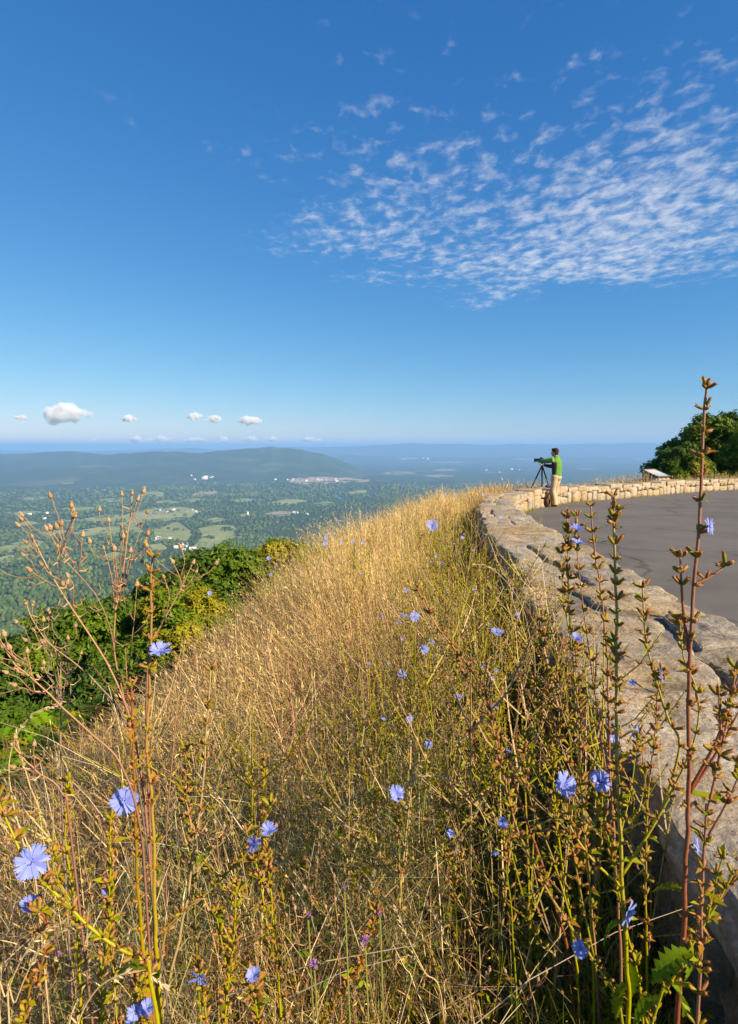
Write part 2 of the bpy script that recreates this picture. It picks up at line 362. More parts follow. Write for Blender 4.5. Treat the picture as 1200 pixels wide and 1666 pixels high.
def land(x, y):
    x = np.asarray(x, float); y = np.asarray(y, float)
    t = tdist(x, y); r = np.hypot(x, y)
    q, w = 0.70, 1.55; c = np.interp(y, [3, 8, 12], [1.08, 0.72, 0.5])
    d = np.clip(t - c, 0, None)
    drop = np.where(d < w, q / 2 * d * d, q / 2 * w * w + q * w * (np.minimum(d, 3.2) - w) + 0.70 * np.clip(np.minimum(d, 11) - 3.2, 0, None))
    drop = drop + np.where(d > 11, 408 * (1 - np.exp(-(d - 11) * 0.74 / 408)), 0)
    z = road_z(y) - 0.03 - drop
    z = z + np.where(t > 0.1, 0.05 * fbm2(x * 0.9, y * 0.9, 3, 5) * np.clip(t, 0, 1), 0)
    far = np.clip((d - 60) / 900, 0, 1)
    z = z + far * (14 * fbm2(x / 420, y / 420, 4, 11) + 9 * fbm2(x / 1500, y / 1500, 2, 31)) + np.clip((d - 30) / 200, 0, 1) * 2.0 * fbm2(x / 60, y / 60, 2, 3)
    # ridges: heights from the skyline, at their distances
    px = 600 + FPX * x / np.maximum(y, 1e-3); fwd = y > 200
    top = np.interp(px, cx, cyv) + 1.6 * fbm2(px / 28, px * 0, 3, 41)
    D1 = 8800 + 700 * fbm2(px / 160, px * 0, 2, 51)
    h1 = (727 - top) / FPX * D1 + 420
    g = np.exp(-np.abs((y - D1) / np.where(y < D1, 1500, 2200)) ** 1.55)
    spur = 1 + 0.20 * fbm2(x / 900 + y / 4000, y / 5200, 3, 61) * (1 - g)
    z = np.where(fwd, z + np.clip(h1, 0, None) * g * spur * np.clip((y - 4600) / 2000, 0, 1), z)
    g0 = np.exp(-((y - 6900) / 600) ** 2) * np.exp(-((px - 170) / 260) ** 2)
    z = np.where(fwd, z + 70 * g0 * (1 + 0.5 * fbm2(x / 700, y / 700, 3, 71)), z)
    top2 = np.interp(px, [-200, 0, 90, 200, 320, 350, 480, 560, 650, 760, 900, 1000, 1050, 1075, 1300], [731, 732, 735, 733, 728, 732, 728, 726, 721.5, 722.5, 722.5, 721.5, 720.5, 722, 724]) + 0.5 * fbm2(px / 40, px * 0, 2, 81)
    h2 = (727 - top2) / FPX * 22000 + 420
    g2 = np.exp(-np.abs((y - 22000) / 2300) ** 1.6)
    z = np.where(fwd, z + h2 * g2, z)
    g3 = np.exp(-((y - 16500) / 1100) ** 2) * np.interp(px, [480, 560, 700, 900, 1100], [0, 1, .5, .8, .6])
    z = np.where(fwd, z + 150 * g3 * (1 + 0.4 * fbm2(px / 60, px * 0, 3, 91)), z)
    return z
def build_land():
    az = np.concatenate([np.linspace(-180, -46, 60, endpoint=False), np.linspace(-46, 46, 430, endpoint=False), np.linspace(46, 180, 60, endpoint=False)])
    az = np.radians(az); na = len(az)
    r = np.exp(np.linspace(math.log(0.25), math.log(58000), 400)); nr = len(r)
    rr, aa = np.meshgrid(r, az, indexing='ij')
    X = (rr * np.sin(aa)).ravel(); Y = (rr * np.cos(aa)).ravel(); Z = land(X, Y)
    V = np.stack([X, Y, Z], 1)
    def part(i0, i1):
        i, j = np.meshgrid(np.arange(i0, i1), np.arange(na), indexing='ij'); j2 = (j + 1) % na
        return np.stack([i * na + j, i * na + j2, (i + 1) * na + j2, (i + 1) * na + j], -1).reshape(-1, 4)
    k = int(np.searchsorted(r, 70))
    Q1 = part(0, k); Vn = V[:(k + 1) * na]
    c = len(Vn); Vn = np.concatenate([Vn, [(0, 0, land(np.zeros(1), np.zeros(1))[0])]])
    T = [(c, (j + 1) % na, j) for j in range(na)]
    tag(link('ground', mesh_np('ground', Vn, T, Q1[:, ::-1], smooth=True, mats=(M_SOIL,))), kind='structure')
    Q2 = part(k, nr - 1) - k * na
    tag(link('valley', mesh_np('valley', V[k * na:], None, Q2[:, ::-1], smooth=True, mats=(M_VALLEY,))), kind='structure')
build_land()
def ground_at(x, y): return float(land(np.array([x]), np.array([y]))[0])

# the asphalt of the overlook
def build_road():
    s = np.arange(0, WS[-1], 0.5); x, y, nx, ny, T = wall_at(s)
    P = [(a - n * (t / 2 - 0.12), b - m * (t / 2 - 0.12)) for a, b, n, m, t in zip(x, y, nx, ny, T)] + [(60, 30), (60, -14)]
    me = bpy.data.meshes.new('parking_lot'); me.from_pydata([(a, b, float(road_z(b))) for a, b in P], [], [list(range(len(P)))[::-1]])
    me.materials.append(M_ROAD); o = link('parking_lot', me); tag(o, kind='structure')
    for p in me.polygons:
        if p.normal.z < 0: me.flip_normals(); break
build_road()

# ------------------------------------------------------------------ stone wall
def cube_grid(n):
    V = []; Q = []; idx = {}
    def vid(p):
        k = tuple(np.round(p, 5))
        if k not in idx: idx[k] = len(V); V.append(p)
        return idx[k]
    for ax in range(3):
        for sgn in (-1, 1):
            for i in range(n):
                for j in range(n):
                    c = []
                    for (a, b) in ((i, j), (i + 1, j), (i + 1, j + 1), (i, j + 1)):
                        p = np.zeros(3); p[ax] = sgn; p[(ax + 1) % 3] = -1 + 2 * a / n; p[(ax + 2) % 3] = -1 + 2 * b / n; c.append(vid(tuple(p)))
                    Q.append(c if sgn > 0 else c[::-1])
    return np.array(V, float), np.array(Q)
CG = {n: cube_grid(n) for n in (2, 3, 4, 6, 9, 14, 20)}
def stone_mesh(corners, zb, zt, n, rough, k=7, seed=0):
    """a rounded, broken block over a four-cornered footprint; zt: height of the top at each corner"""
    V, Q = CG[n]
    nk = (np.abs(V) ** k).sum(1) ** (1 / k)
    P = V / nk[:, None]
    u = (P[:, 0] + 1) / 2; v = (P[:, 1] + 1) / 2; w = (P[:, 2] + 1) / 2
    C = np.asarray(corners, float)
    xy = ((1 - u) * (1 - v))[:, None] * C[0] + (u * (1 - v))[:, None] * C[1] + (u * v)[:, None] * C[2] + ((1 - u) * v)[:, None] * C[3]
    zt = np.broadcast_to(np.asarray(zt, float), (4,))
    top = (1 - u) * (1 - v) * zt[0] + u * (1 - v) * zt[1] + u * v * zt[2] + (1 - u) * v * zt[3]
    z = zb + (top - zb) * w
    W = np.stack([xy[:, 0], xy[:, 1], z], 1); c = W.mean(0)
    nrm = W - c; nrm /= np.linalg.norm(nrm, axis=1)[:, None] + 1e-9
    f = fbm(W * 3.2 + seed * 7.7, 4, 100 + seed % 13, 0.55)
    f2 = fbm(W * np.array((5, 5, 22)) + seed, 3, 7, 0.5)
    f3 = 0.35 - np.abs(fbm(W * 9.0 + seed * 3.1, 3, 57, 0.6)) * 2                       # sharp little ridges and broken edges
    W = W + nrm * (rough * (f * 0.75 + f2 * 0.40 + f3 * 0.22))[:, None]
    W[:, :2] += (rough * 1.3 * fbm(np.column_stack([W[:, :2] * 4.5, z * 0 + seed]), 3, 77)[:, None]) * nrm[:, :2]
    if n >= 9:                                                                        # bedding planes: the tops break in thin steps
        st = np.floor((fbm(np.column_stack([W[:, :2] * 2.1, z * 0 + seed * 1.7]), 3, 88) * 0.5 + 0.5) * 5) / 5
        W[:, 2] += (w > 0.9) * (st - 0.5) * rough * 0.9
    return W, Q
SCOUNT = 0
def add_stone(parent, corners, zb, zt, n, rough, k=7, name='stone', smooth=True):
    global SCOUNT
    SCOUNT += 1
    W, Q = stone_mesh(corners, zb, zt, n, rough, k, SCOUNT)
    c = W.mean(0)
    me = mesh_np(name, W - c, None, Q, None, smooth, (M_STONE,))
    if name == 'capstone': me.polygons.foreach_set('use_smooth', np.zeros(len(me.polygons), bool))    # split faces and chipped edges
    return link(name, me, parent, c)
def sw(s, w):
    """plan point at station s and fraction w across the wall (-.5 inner, +.5 outer face)"""
    x, y, nx, ny, T = wall_at(s); return np.array((float(x + nx * w * T), float(y + ny * w * T)))
def build_wall():
    wall = empty('stone_wall', (2.0, 8.0, float(road_z(8.0))))
    tag(wall, 'low rough wall of tan fieldstones curving around the parking lot', 'wall')
    wall_loc = np.array(wall.location)
    kids = []
    def put(*a, **k):
        o = add_stone(wall, *a, **k); o.location = np.array(o.location) - wall_loc; return o
    # core of mortar and rubble
    s = np.arange(0.2, WS[-1] - 0.2, 0.4); x, y, nx, ny, T = wall_at(s); V = []
    for i in range(len(s)):
        h = T[i] / 2 - 0.07; zt = plane_z(y[i]) - 0.06; zb = road_z(y[i]) - 0.35
        V += [(x[i] + nx[i] * h, y[i] + ny[i] * h, zb), (x[i] + nx[i] * h, y[i] + ny[i] * h, zt), (x[i] - nx[i] * h, y[i] - ny[i] * h, zt), (x[i] - nx[i] * h, y[i] - ny[i] * h, zb)]
    q = [(i * 4 + j, i * 4 + (j + 1) % 4, i * 4 + 4 + (j + 1) % 4, i * 4 + 4 + j) for i in range(len(s) - 1) for j in range(4)]
    link('mortar_core', mesh_np('mortar_core', np.array(V) - wall_loc, None, q, mats=(M_MORTAR,)), wall)
    rs = random.Random(5)
    # capstones
    s0 = float(np.interp(-0.6, WC[:, 1], WS)); st = s0
    s_man = float(np.interp(16.5, WC[:, 1], WS))
    gap = 0.018
    skew = 0
    while st < WS[-1] - 1:
        y0 = float(wall_at(st)[1])
        near = y0 < 5; mid = y0 < 12
        ln = rs.uniform(0.42, 0.85) if near else (rs.uniform(0.5, 0.9) if mid else rs.uniform(0.5, 1.0))
        sk2 = rs.uniform(-0.16, 0.16) if near else rs.uniform(-0.1, 0.1)
        n = 20 if y0 < 4.5 else (14 if y0 < 9 else (4 if y0 < 20 else 3))
        rough = 0.024 if mid else 0.020
        zj = lambda: rs.uniform(-0.016, 0.016)
        zt = float(plane_z(y0)) + rs.uniform(-.034, .030); th = rs.uniform(0.15, 0.22)
        split = rs.random() < (0.70 if near else 0.45) and y0 < 16
        wi = -0.5 - rs.uniform(-0.02, 0.05); wo = 0.5 + rs.uniform(-0.06, 0.08)
        a, b = st + gap, st + ln - gap
        if split:
            dz_ = rs.uniform(-.05, .03); wm = rs.uniform(-0.15, 0.2); wm2 = wm + rs.uniform(-0.12, 0.12)
            put([sw(a - skew, wi), sw(b - sk2, wi), sw(b + (sk2 * (wm2 * 2)), wm2 - 0.016), sw(a + skew * wm * 2, wm - 0.016)], zt - th, [zt + zj() for _ in range(4)], n, rough, 11, 'capstone')
            put([sw(a + skew * wm * 2, wm + 0.016), sw(b + sk2 * wm2 * 2, wm2 + 0.016), sw(b + sk2, wo), sw(a + skew, wo + rs.uniform(-.05, .05))], zt - th * rs.uniform(.8, 1.3), [zt + dz_ + zj() for _ in range(4)], n, rough, 11, 'capstone')
        else:
            put([sw(a - skew, wi), sw(b - sk2, wi + rs.uniform(-.03, .03)), sw(b + sk2, wo), sw(a + skew, wo + rs.uniform(-.05, .05))], zt - th, [zt + zj() for _ in range(4)], n, rough, 11, 'capstone')
        skew = sk2; st += ln
    # outer face, as far as it shows between the plants
    st = float(np.interp(-0.2, WC[:, 1], WS)); end = float(np.interp(9.5, WC[:, 1], WS))
    while st < end:
        y0 = float(wall_at(st)[1]); ln = rs.uniform(0.28, 0.6); zt = float(plane_z(y0)); zb = zt - 0.80
        T = float(wall_at(st)[4])
        hs = [zt - 0.19, zt - rs.uniform(0.40, 0.52), zb]
        for r_ in range(2):
            o = rs.uniform(-0.02, 0.07); off = rs.uniform(-0.08, 0.08)
            n = 9 if y0 < 4 else 4
            wi = 0.5 - 0.26 / T; wo = 0.5 + o / T
            put([sw(st + off + .012, wi), sw(st + ln + off - .012, wi), sw(st + ln + off - .012, wo), sw(st + off + .012, wo + rs.uniform(-.03, .03))], hs[r_ + 1] + .012, [hs[r_] - .012] * 4, n, 0.03, 5)
        st += ln
    # inner face: tall blocks with a course of small ones on top, lit by the sun
    st = float(np.interp(9.6, WC[:, 1], WS)); end = WS[-1] - 0.6
    while st < end:
        y0 = float(wall_at(st)[1]); zt = float(plane_z(y0)); zb = zt - WH - 0.06; T = float(wall_at(st)[4])
        ln = rs.uniform(0.26, 0.62) if y0 < 24 else rs.uniform(0.4, 0.8)
        tall = rs.random() < 0.38
        zm = zt - (rs.uniform(.11, .15) if tall else rs.uniform(0.19, 0.31))
        o = rs.uniform(0.0, 0.05); n = 4 if y0 < 19 else 3
        def face(a, b, z0, z1):
            put([sw(a, -0.5 - o / T), sw(b, -0.5 - rs.uniform(0, .05) / T), sw(b, -0.5 + 0.2 / T), sw(a, -0.5 + 0.2 / T)], z0, [z1 + rs.uniform(-.015, .015) for _ in range(4)], n, 0.022, 5)
        face(st + .01, st + ln - .01, zb, zm)
        if not tall:
            if ln > 0.42:
                m_ = st + ln * rs.uniform(.4, .6); face(st + .01, m_ - .01, zm + .015, zt - 0.11); face(m_ + .01, st + ln - .01, zm + .015, zt - 0.11)
            else: face(st + .01, st + ln - .01, zm + .015, zt - 0.11)
        st += ln
    return wall
build_wall()

# ------------------------------------------------------------------ the valley floor: fields, river, road, houses, woods
def on_valley(px, py):
    d = ray(px, py); t = np.exp(np.linspace(math.log(400), math.log(45000), 700)); P = d[None] * t[:, None]   # walk down the ray to the land
    k = np.nonzero(P[:, 2] - land(P[:, 0], P[:, 1]) < 1)[0]; p = P[k[0]] if len(k) else P[-1]
    return p[0], p[1]
FIELDS = [
    ('green', [(319, 861), (345, 855), (374, 854), (385, 861), (378, 876), (345, 897), (322, 903), (316, 888), (324, 876)]),
    ('green', [(248, 862), (290, 850), (316, 868), (306, 884), (280, 879), (262, 885)]),
    ('green', [(205, 838), (255, 826), (300, 826), (331, 832), (300, 845), (212, 852)]),
    ('green', [(118, 867), (160, 858), (222, 857), (238, 866), (150, 876)]),
    ('green', [(0, 889), (40, 880), (66, 880), (78, 893), (30, 897), (0, 902)]),
    ('green', [(0, 907), (58, 901), (30, 913), (0, 918)]),
    ('fallow', [(311, 806), (330, 798), (358, 799), (332, 808)]),
    ('fallow', [(470, 783), (492, 778), (560, 778), (603, 780), (592, 785), (500, 789), (478, 789)]),
    ('green', [(128, 846), (176, 838), (214, 840), (180, 850)]),
    ('green', [(225, 806), (250, 799), (268, 803), (262, 809)]),
    ('green', [(437, 818), (470, 812), (500, 815), (470, 822), (445, 823)]),
    ('green', [(560, 801), (590, 797), (600, 801), (572, 804)]),
    ('fallow', [(640, 746.5), (655, 745), (685, 746), (668, 748)]),
    ('fallow', [(700, 765), (720, 763), (748, 765), (726, 767)]),
    ('fallow', [(930, 762), (955, 761), (975, 763), (950, 764)]),
    ('fallow', [(1005, 747), (1030, 745.5), (1052, 747), (1028, 748)]),
    ('green', [(240, 888), (262, 884), (272, 893), (250, 898)]),
    ('green', [(386, 838), (410, 835), (415, 838), (392, 842)]),
    ('fallow', [(690, 775), (715, 772), (740, 774), (716, 777)]),
    ('green', [(10, 836), (44, 831), (70, 834), (38, 840)]), ('green', [(96, 829), (130, 824), (160, 827), (128, 833)]), ('green', [(150, 815), (176, 811), (204, 813), (178, 818)]), ('green', [(30, 812), (60, 808.5), (88, 811), (58, 815)]), ('green', [(250, 818), (276, 814), (296, 817), (272, 821)]),
    ('fallow', [(80, 850), (104, 846), (122, 848), (100, 852)]), ('green', [(376, 815), (402, 811), (428, 813), (400, 818)]), ('green', [(505, 820), (530, 816), (548, 819), (524, 823)]),
    ('green', [(188, 853), (225, 845), (250, 848), (215, 857)]), ('fallow', [(212, 836), (262, 830), (292, 833), (240, 840)]), ('green', [(330, 846), (352, 842), (372, 846), (348, 851)]),
    ('green', [(60, 868), (95, 862), (112, 866), (80, 873)]), ('green', [(165, 905), (186, 899), (205, 903), (182, 911)]), ('fallow', [(430, 836), (462, 832), (484, 836), (455, 841)]), ('green', [(20, 852), (48, 848), (66, 851), (40, 856)]),
    ('green', [(290, 815), (312, 811), (340, 814), (312, 818)]), ('fallow', [(700, 752.5), (730, 751), (760, 752.5), (730, 754)]), ('fallow', [(830, 748), (860, 746.8), (885, 748), (858, 749.3)]), ('green', [(620, 770), (650, 767), (680, 770), (648, 773)]),
    ('green', [(100, 787), (118, 785), (120, 787), (105, 789)]),
]
FPOLY = []
def patch(name, pts, mat, lift, kind='structure'):
    P = [on_valley(*p) for p in pts]
    # smooth the outline and drape it over the land
    Q = []
    for i in range(len(P)):
        p0, p1, p2, p3 = (np.array(P[(i + k - 1) % len(P)]) for k in range(4))
        for t in (0, .17, .33, .5, .67, .83):
            sp_ = 0.5 * ((2 * p1) + (p2 - p0) * t + (2 * p0 - 5 * p1 + 4 * p2 - p3) * t * t + (3 * p1 - p0 - 3 * p2 + p3) * t ** 3)
            Q.append(sp_ * .35 + (p1 * (1 - t) + p2 * t) * .65)
    Q = np.array(Q); ext = np.linalg.norm(Q.max(0) - Q.min(0)); Q = Q + ext * .028 * np.stack([fbm2(Q[:, 0] / ext * 9, Q[:, 1] / ext * 9, 3, 5), fbm2(Q[:, 0] / ext * 9, Q[:, 1] / ext * 9, 3, 6)], 1); c = Q.mean(0); n = len(Q); rings = [1, .85, .7, .55, .4, .25, .1]
    V = np.concatenate([c + (Q - c) * k for k in rings] + [[c]])
    z = land(V[:, 0], V[:, 1]) + lift
    q = [(r * n + j, r * n + (j + 1) % n, (r + 1) * n + (j + 1) % n, (r + 1) * n + j) for r in range(len(rings) - 1) for j in range(n)]
    b = (len(rings) - 1) * n; t = [(b + j, b + (j + 1) % n, len(V) - 1) for j in range(n)]
    me = mesh_np(name, np.column_stack([V, z]), t, q, mats=(mat,))
    if sum(p.normal.z for p in me.polygons) < 0: me.flip_normals()
    tag(link(name, me), kind=kind); FPOLY.append(Q); return Q
for kind, pts in FIELDS:
    patch('field', pts, M_FIELD if kind == 'green' else M_FALLOW, 1.6)
patch('river', [(541, 806.5), (547, 806), (556, 811), (567, 815.5), (562, 816.5), (550, 812)], M_WATER, 2.2)
def inside(poly, X, Y):
    c = np.zeros(len(X), bool); n = len(poly)
    for i in range(n):
        x1, y1 = poly[i]; x2, y2 = poly[(i + 1) % n]
        m = ((y1 > Y) != (y2 > Y)) & (X < (x2 - x1) * (Y - y1) / (y2 - y1 + 1e-12) + x1); c ^= m
    return c
def build_valley_road():
    P = [on_valley(*p) for p in [(236, 848), (262, 838), (300, 829), (345, 828), (382, 832), (405, 836), (425, 834)]]
    P = catmull(np.array(P), 8); T = np.gradient(P, axis=0); T /= np.linalg.norm(T, axis=1)[:, None]; Nn = np.stack([-T[:, 1], T[:, 0]], 1)
    V = np.concatenate([P + Nn * 6, P - Nn * 6]); z = land(V[:, 0], V[:, 1]) + 2.4; n = len(P)
    me = mesh_np('valley_road', np.column_stack([V, z]), None, [(i, n + i, n + i + 1, i + 1) for i in range(n - 1)], mats=(M_FALLOW,))
    if sum(p.normal.z for p in me.polygons) < 0: me.flip_normals()
    tag(link('valley_road', me), kind='structure')
build_valley_road()

# houses, each a thing of its own
def house_mesh(w, d, h, wall, roof):
    V = [(-w, -d, -3), (w, -d, -3), (w, d, -3), (-w, d, -3), (-w, -d, h), (w, -d, h), (w, d, h), (-w, d, h), (-w, 0, h + d * .7), (w, 0, h + d * .7)]
    o = 1.12
    V += [(-w * o, -d * o, h - .3), (w * o, -d * o, h - .3), (w * o, d * o, h - .3), (-w * o, d * o, h - .3), (-w * o, 0, h + d * .7 + .5), (w * o, 0, h + d * .7 + .5)]
    q = [(0, 1, 5, 4), (1, 2, 6, 5), (2, 3, 7, 6), (3, 0, 4, 7), (10, 11, 15, 14), (12, 13, 14, 15)]; t = [(4, 8, 7), (5, 6, 9)]
    return mesh_np('house', V, t, q, np.array([wall] * 10 + [roof] * 6), mats=(M_HOUSE,))
HM = [house_mesh(8, 5, 5, (.78, .76, .72), (.30, .29, .28)), house_mesh(10, 6, 4, (.74, .72, .66), (.62, .60, .57)), house_mesh(14, 7, 6, (.7, .66, .6), (.66, .64, .62)), house_mesh(9, 5, 5, (.42, .26, .19), (.24, .21, .2))]
def build_houses():
    rs = random.Random(3)
    clusters = [((300, 892), 9, 16, 6, 'white farm building in the hamlet below the big pasture'), ((262, 878), 4, 14, 4, 'pale house beside the smaller pasture on the valley floor'),
                ((285, 832), 7, 40, 4, 'small white house strung along the far valley road'), ((500, 782), 14, 40, 3, 'pale roof in the town on the bright clearing'),
                ((340, 778), 9, 45, 3, 'tiny white house in the town below the ridge'), ((475, 836), 5, 18, 4, 'white barn in the clearing below the grassy crest'),
                ((60, 842), 4, 40, 10, 'lone white house among the valley woods'), ((660, 748), 4, 30, 2, 'faint white roof on the hazy plain behind the grass'), ((790, 765), 5, 60, 4, 'faint pale roof on the hazy plain beyond the wall')]
    for (cxp, cyp), n, sx, sy, lab in clusters:
        row = []
        for i in range(n):
            px = cxp + rs.gauss(0, sx * .55); py = cyp + rs.gauss(0, sy * .5)
            x, y = on_valley(px, py); sc = max(0.9, min(y / 4200, 4.0))
            o = link('house', HM[rs.choice([0, 0, 1, 1, 2, 3])]); o.location = (x, y, ground_at(x, y) + 1.6); o.rotation_euler.z = rs.uniform(0, 3.1); o.scale = (sc, sc, sc)
            row.append((600 + FPX * x / y, o))
        for px, o in row: tag(o, ORD[sorted(q for q, _ in row).index(px)] + ' from the left, ' + lab, 'house', 'houses in the valley: ' + lab)
    x, y = on_valley(403, 838); mb = MB()
    mb.tube([(0, 0, -3), (0, 0, 19), (0, 0, 21), (0, 0, 22.5)], [5, 5, 3.6, .5], 12, (.8, .79, .76))
    o = link('silo', mb.mesh('silo', M_HOUSE)); o.location = (x, y, ground_at(x, y)); tag(o, 'tall white silo standing alone in the valley woods', 'silo')
build_houses()

# woods on the valley floor and slopes: one mass of canopies
def build_forest():
    n = 36000
    az = np.radians(rng.uniform(-37, 37, n * 2)); D = np.exp(rng.uniform(math.log(70), math.log(6200), n * 2))
    k = rng.random(n * 2) < np.where(D < 700, 0.25, 1.0); az, D = az[k][:n], D[k][:n]
    X = D * np.sin(az); Y = D * np.cos(az)
    ok = (tdist(X, Y) > 34)
    clump = fbm2(X / 90, Y / 90, 2, 17) > .42
    for P in FPOLY: ok &= ~inside(P, X, Y) | clump
    dens = fbm2(X / 700, Y / 700, 3, 123)
    ok &= (dens > -0.42) | (rng.random(len(X)) < 0.25)
    X, Y, D = X[ok], Y[ok], D[ok]; n = len(X); Z = land(X, Y)
    rad = rng.uniform(5.5, 10.0, n) * np.clip(D / 2600, 0.8, 3.2) ** 0.8; hgt = rng.uniform(10, 17, n) * np.clip(D / 4000, 1, 1.6)
    ns = 5; a = np.arange(ns) * 2 * math.pi / ns
    jit = lambda: rng.uniform(0.7, 1.3, (n, ns))
    ph = rng.uniform(0, 6.28, n)[:, None]
    rings = []
    for rr, zz in ((1.0, 0.25), (0.70, 0.82)):
        j = jit() * rr * rad[:, None]
        rings.append(np.stack([X[:, None] + j * np.cos(a + ph), Y[:, None] + j * np.sin(a + ph), Z[:, None] + hgt[:, None] * zz * rng.uniform(.9, 1.1, (n, ns))], -1))
    apex = np.stack([X, Y, Z + hgt], -1)[:, None, :]
    V = np.concatenate(rings + [apex], 1); m = V.shape[1]
    q = []; t = []
    for r_ in range(1):
        for j in range(ns): q.append((r_ * ns + j, r_ * ns + (j + 1) % ns, (r_ + 1) * ns + (j + 1) % ns, (r_ + 1) * ns + j))
    for j in range(ns): t.append((ns + j, ns + (j + 1) % ns, 2 * ns))
    base = (np.arange(n) * m)[:, None, None]
    c0 = np.array([(0.056, 0.092, 0.022), (0.074, 0.112, 0.026), (0.046, 0.078, 0.022), (0.092, 0.122, 0.030)])[rng.integers(0, 4, n)] * rng.uniform(.8, 1.2, (n, 1)) * (1 + .38 * fbm2(X / 260, Y / 260, 3, 61))[:, None]
    col = np.repeat(c0, m, axis=0)
    me = mesh_np('valley_forest', V.reshape(-1, 3), (base + np.array(t)[None]).reshape(-1, 3), (base + np.array(q)[None]).reshape(-1, 4), col, True, (M_FOREST,))
    tag(link('valley_forest', me), 'dark green woods covering the valley floor and lower slopes', 'forest', kind='stuff')
build_forest()

# ------------------------------------------------------------------ haze
def build_haze():
    mb = MB(); mb.box((0, 0, -167), (150000, 150000, 670)); m = bpy.data.materials.new('haze'); m.use_nodes = True; nt = m.node_tree; nt.nodes.clear()
    out = nt.nodes.new('ShaderNodeOutputMaterial'); pv = nt.nodes.new('ShaderNodeVolumePrincipled')
    pv.inputs['Color'].default_value = (0.32, 0.59, 1.0, 1); pv.inputs['Density'].default_value = 8.2e-5; pv.inputs['Anisotropy'].default_value = 0.0
    nt.links.new(pv.outputs[0], out.inputs['Volume'])
    o = link('haze', mb.mesh('haze', m)); tag(o, 'thin blue summer haze over the valley', 'haze', kind='stuff')
build_haze()

# ------------------------------------------------------------------ small cumulus clouds low over the ridges
def cloud_mat(dens):
    m = bpy.data.materials.new('cloud'); m.use_nodes = True; nt = m.node_tree; nt.nodes.clear()
    out = nt.nodes.new('ShaderNodeOutputMaterial'); pv = nt.nodes.new('ShaderNodeVolumePrincipled')
    pv.inputs['Color'].default_value = (1, 1, 1, 1); pv.inputs['Density'].default_value = dens; pv.inputs['Anisotropy'].default_value = 0.0
    nt.links.new(pv.outputs[0], out.inputs['Volume']); return m
def cloud(px, py, w, h, D, seed, label):
    rs = np.random.default_rng(seed); c = at(px, py, D); W = w / FPX * D / 2; A = h / w; mb = MB()
    n = int(26 + w * .5)
    for i in range(n):
        u = np.clip(rs.normal(0, 0.40), -.95, .95); v = rs.uniform(-0.5, 0.5); top = max(0.12, 1 - abs(u) ** 1.5)
        r = rs.uniform(0.12, 0.26) * (.55 + .45 * top); z = rs.uniform(-.45, .9) * top * A * .8
        mb.ellipsoid((u, v * .7, z + (.10 * u if w > 50 else 0)), (r * 1.2, r, min(r, A * .55)), (.86, .86, .86), 12, 8)
    me = remesh(mb, 'cloud', .045, 3, (.88, .88, .88), cloud_mat(4.0 / W))
    V = np.zeros(len(me.vertices) * 3); me.vertices.foreach_get('co', V); V = V.reshape(-1, 3)
    N_ = np.zeros(len(V) * 3); me.vertices.foreach_get('normal', N_); V += N_.reshape(-1, 3) * (fbm(V * 5, 4, seed, .65) * .10)[:, None]; me.vertices.foreach_set('co', V.ravel())
    o = link('cloud', me); o.location = c; o.scale = (W, W, W); tag(o, label, 'cloud', 'small clouds low over the valley')
for i, a in enumerate([(102, 676, 84, 36, 24000, 'largest puffy white cloud low at the left'), (33, 680, 24, 11, 24000, 'small white cloud at the left edge beside the largest one'), (210, 683, 26, 16, 24000, 'small round white cloud midway over the left ridge'),
                       (317, 679, 26, 18, 24000, 'first of the paired grey-white clouds over the ridge'), (348, 683, 26, 18, 24000, 'second of the paired grey-white clouds over the ridge'), (405, 685, 44, 14, 24000, 'flat grey-white cloud over the highest point of the ridge')]):
    cloud(*a[:5], 40 + i, a[5])
LOWC = [(222, 34, 13), (262, 40, 11), (318, 34, 9), (362, 20, 11), (408, 30, 12), (443, 20, 10), (152, 14, 8), (505, 34, 8)]
for i, (px, w, h) in enumerate(LOWC):
    cloud(px, 716.5 - (i % 2), w, h, 42000, 80 + i, rank(i, [q[0] for q in LOWC]) + ' from the left of the low white clouds on the ridge line')

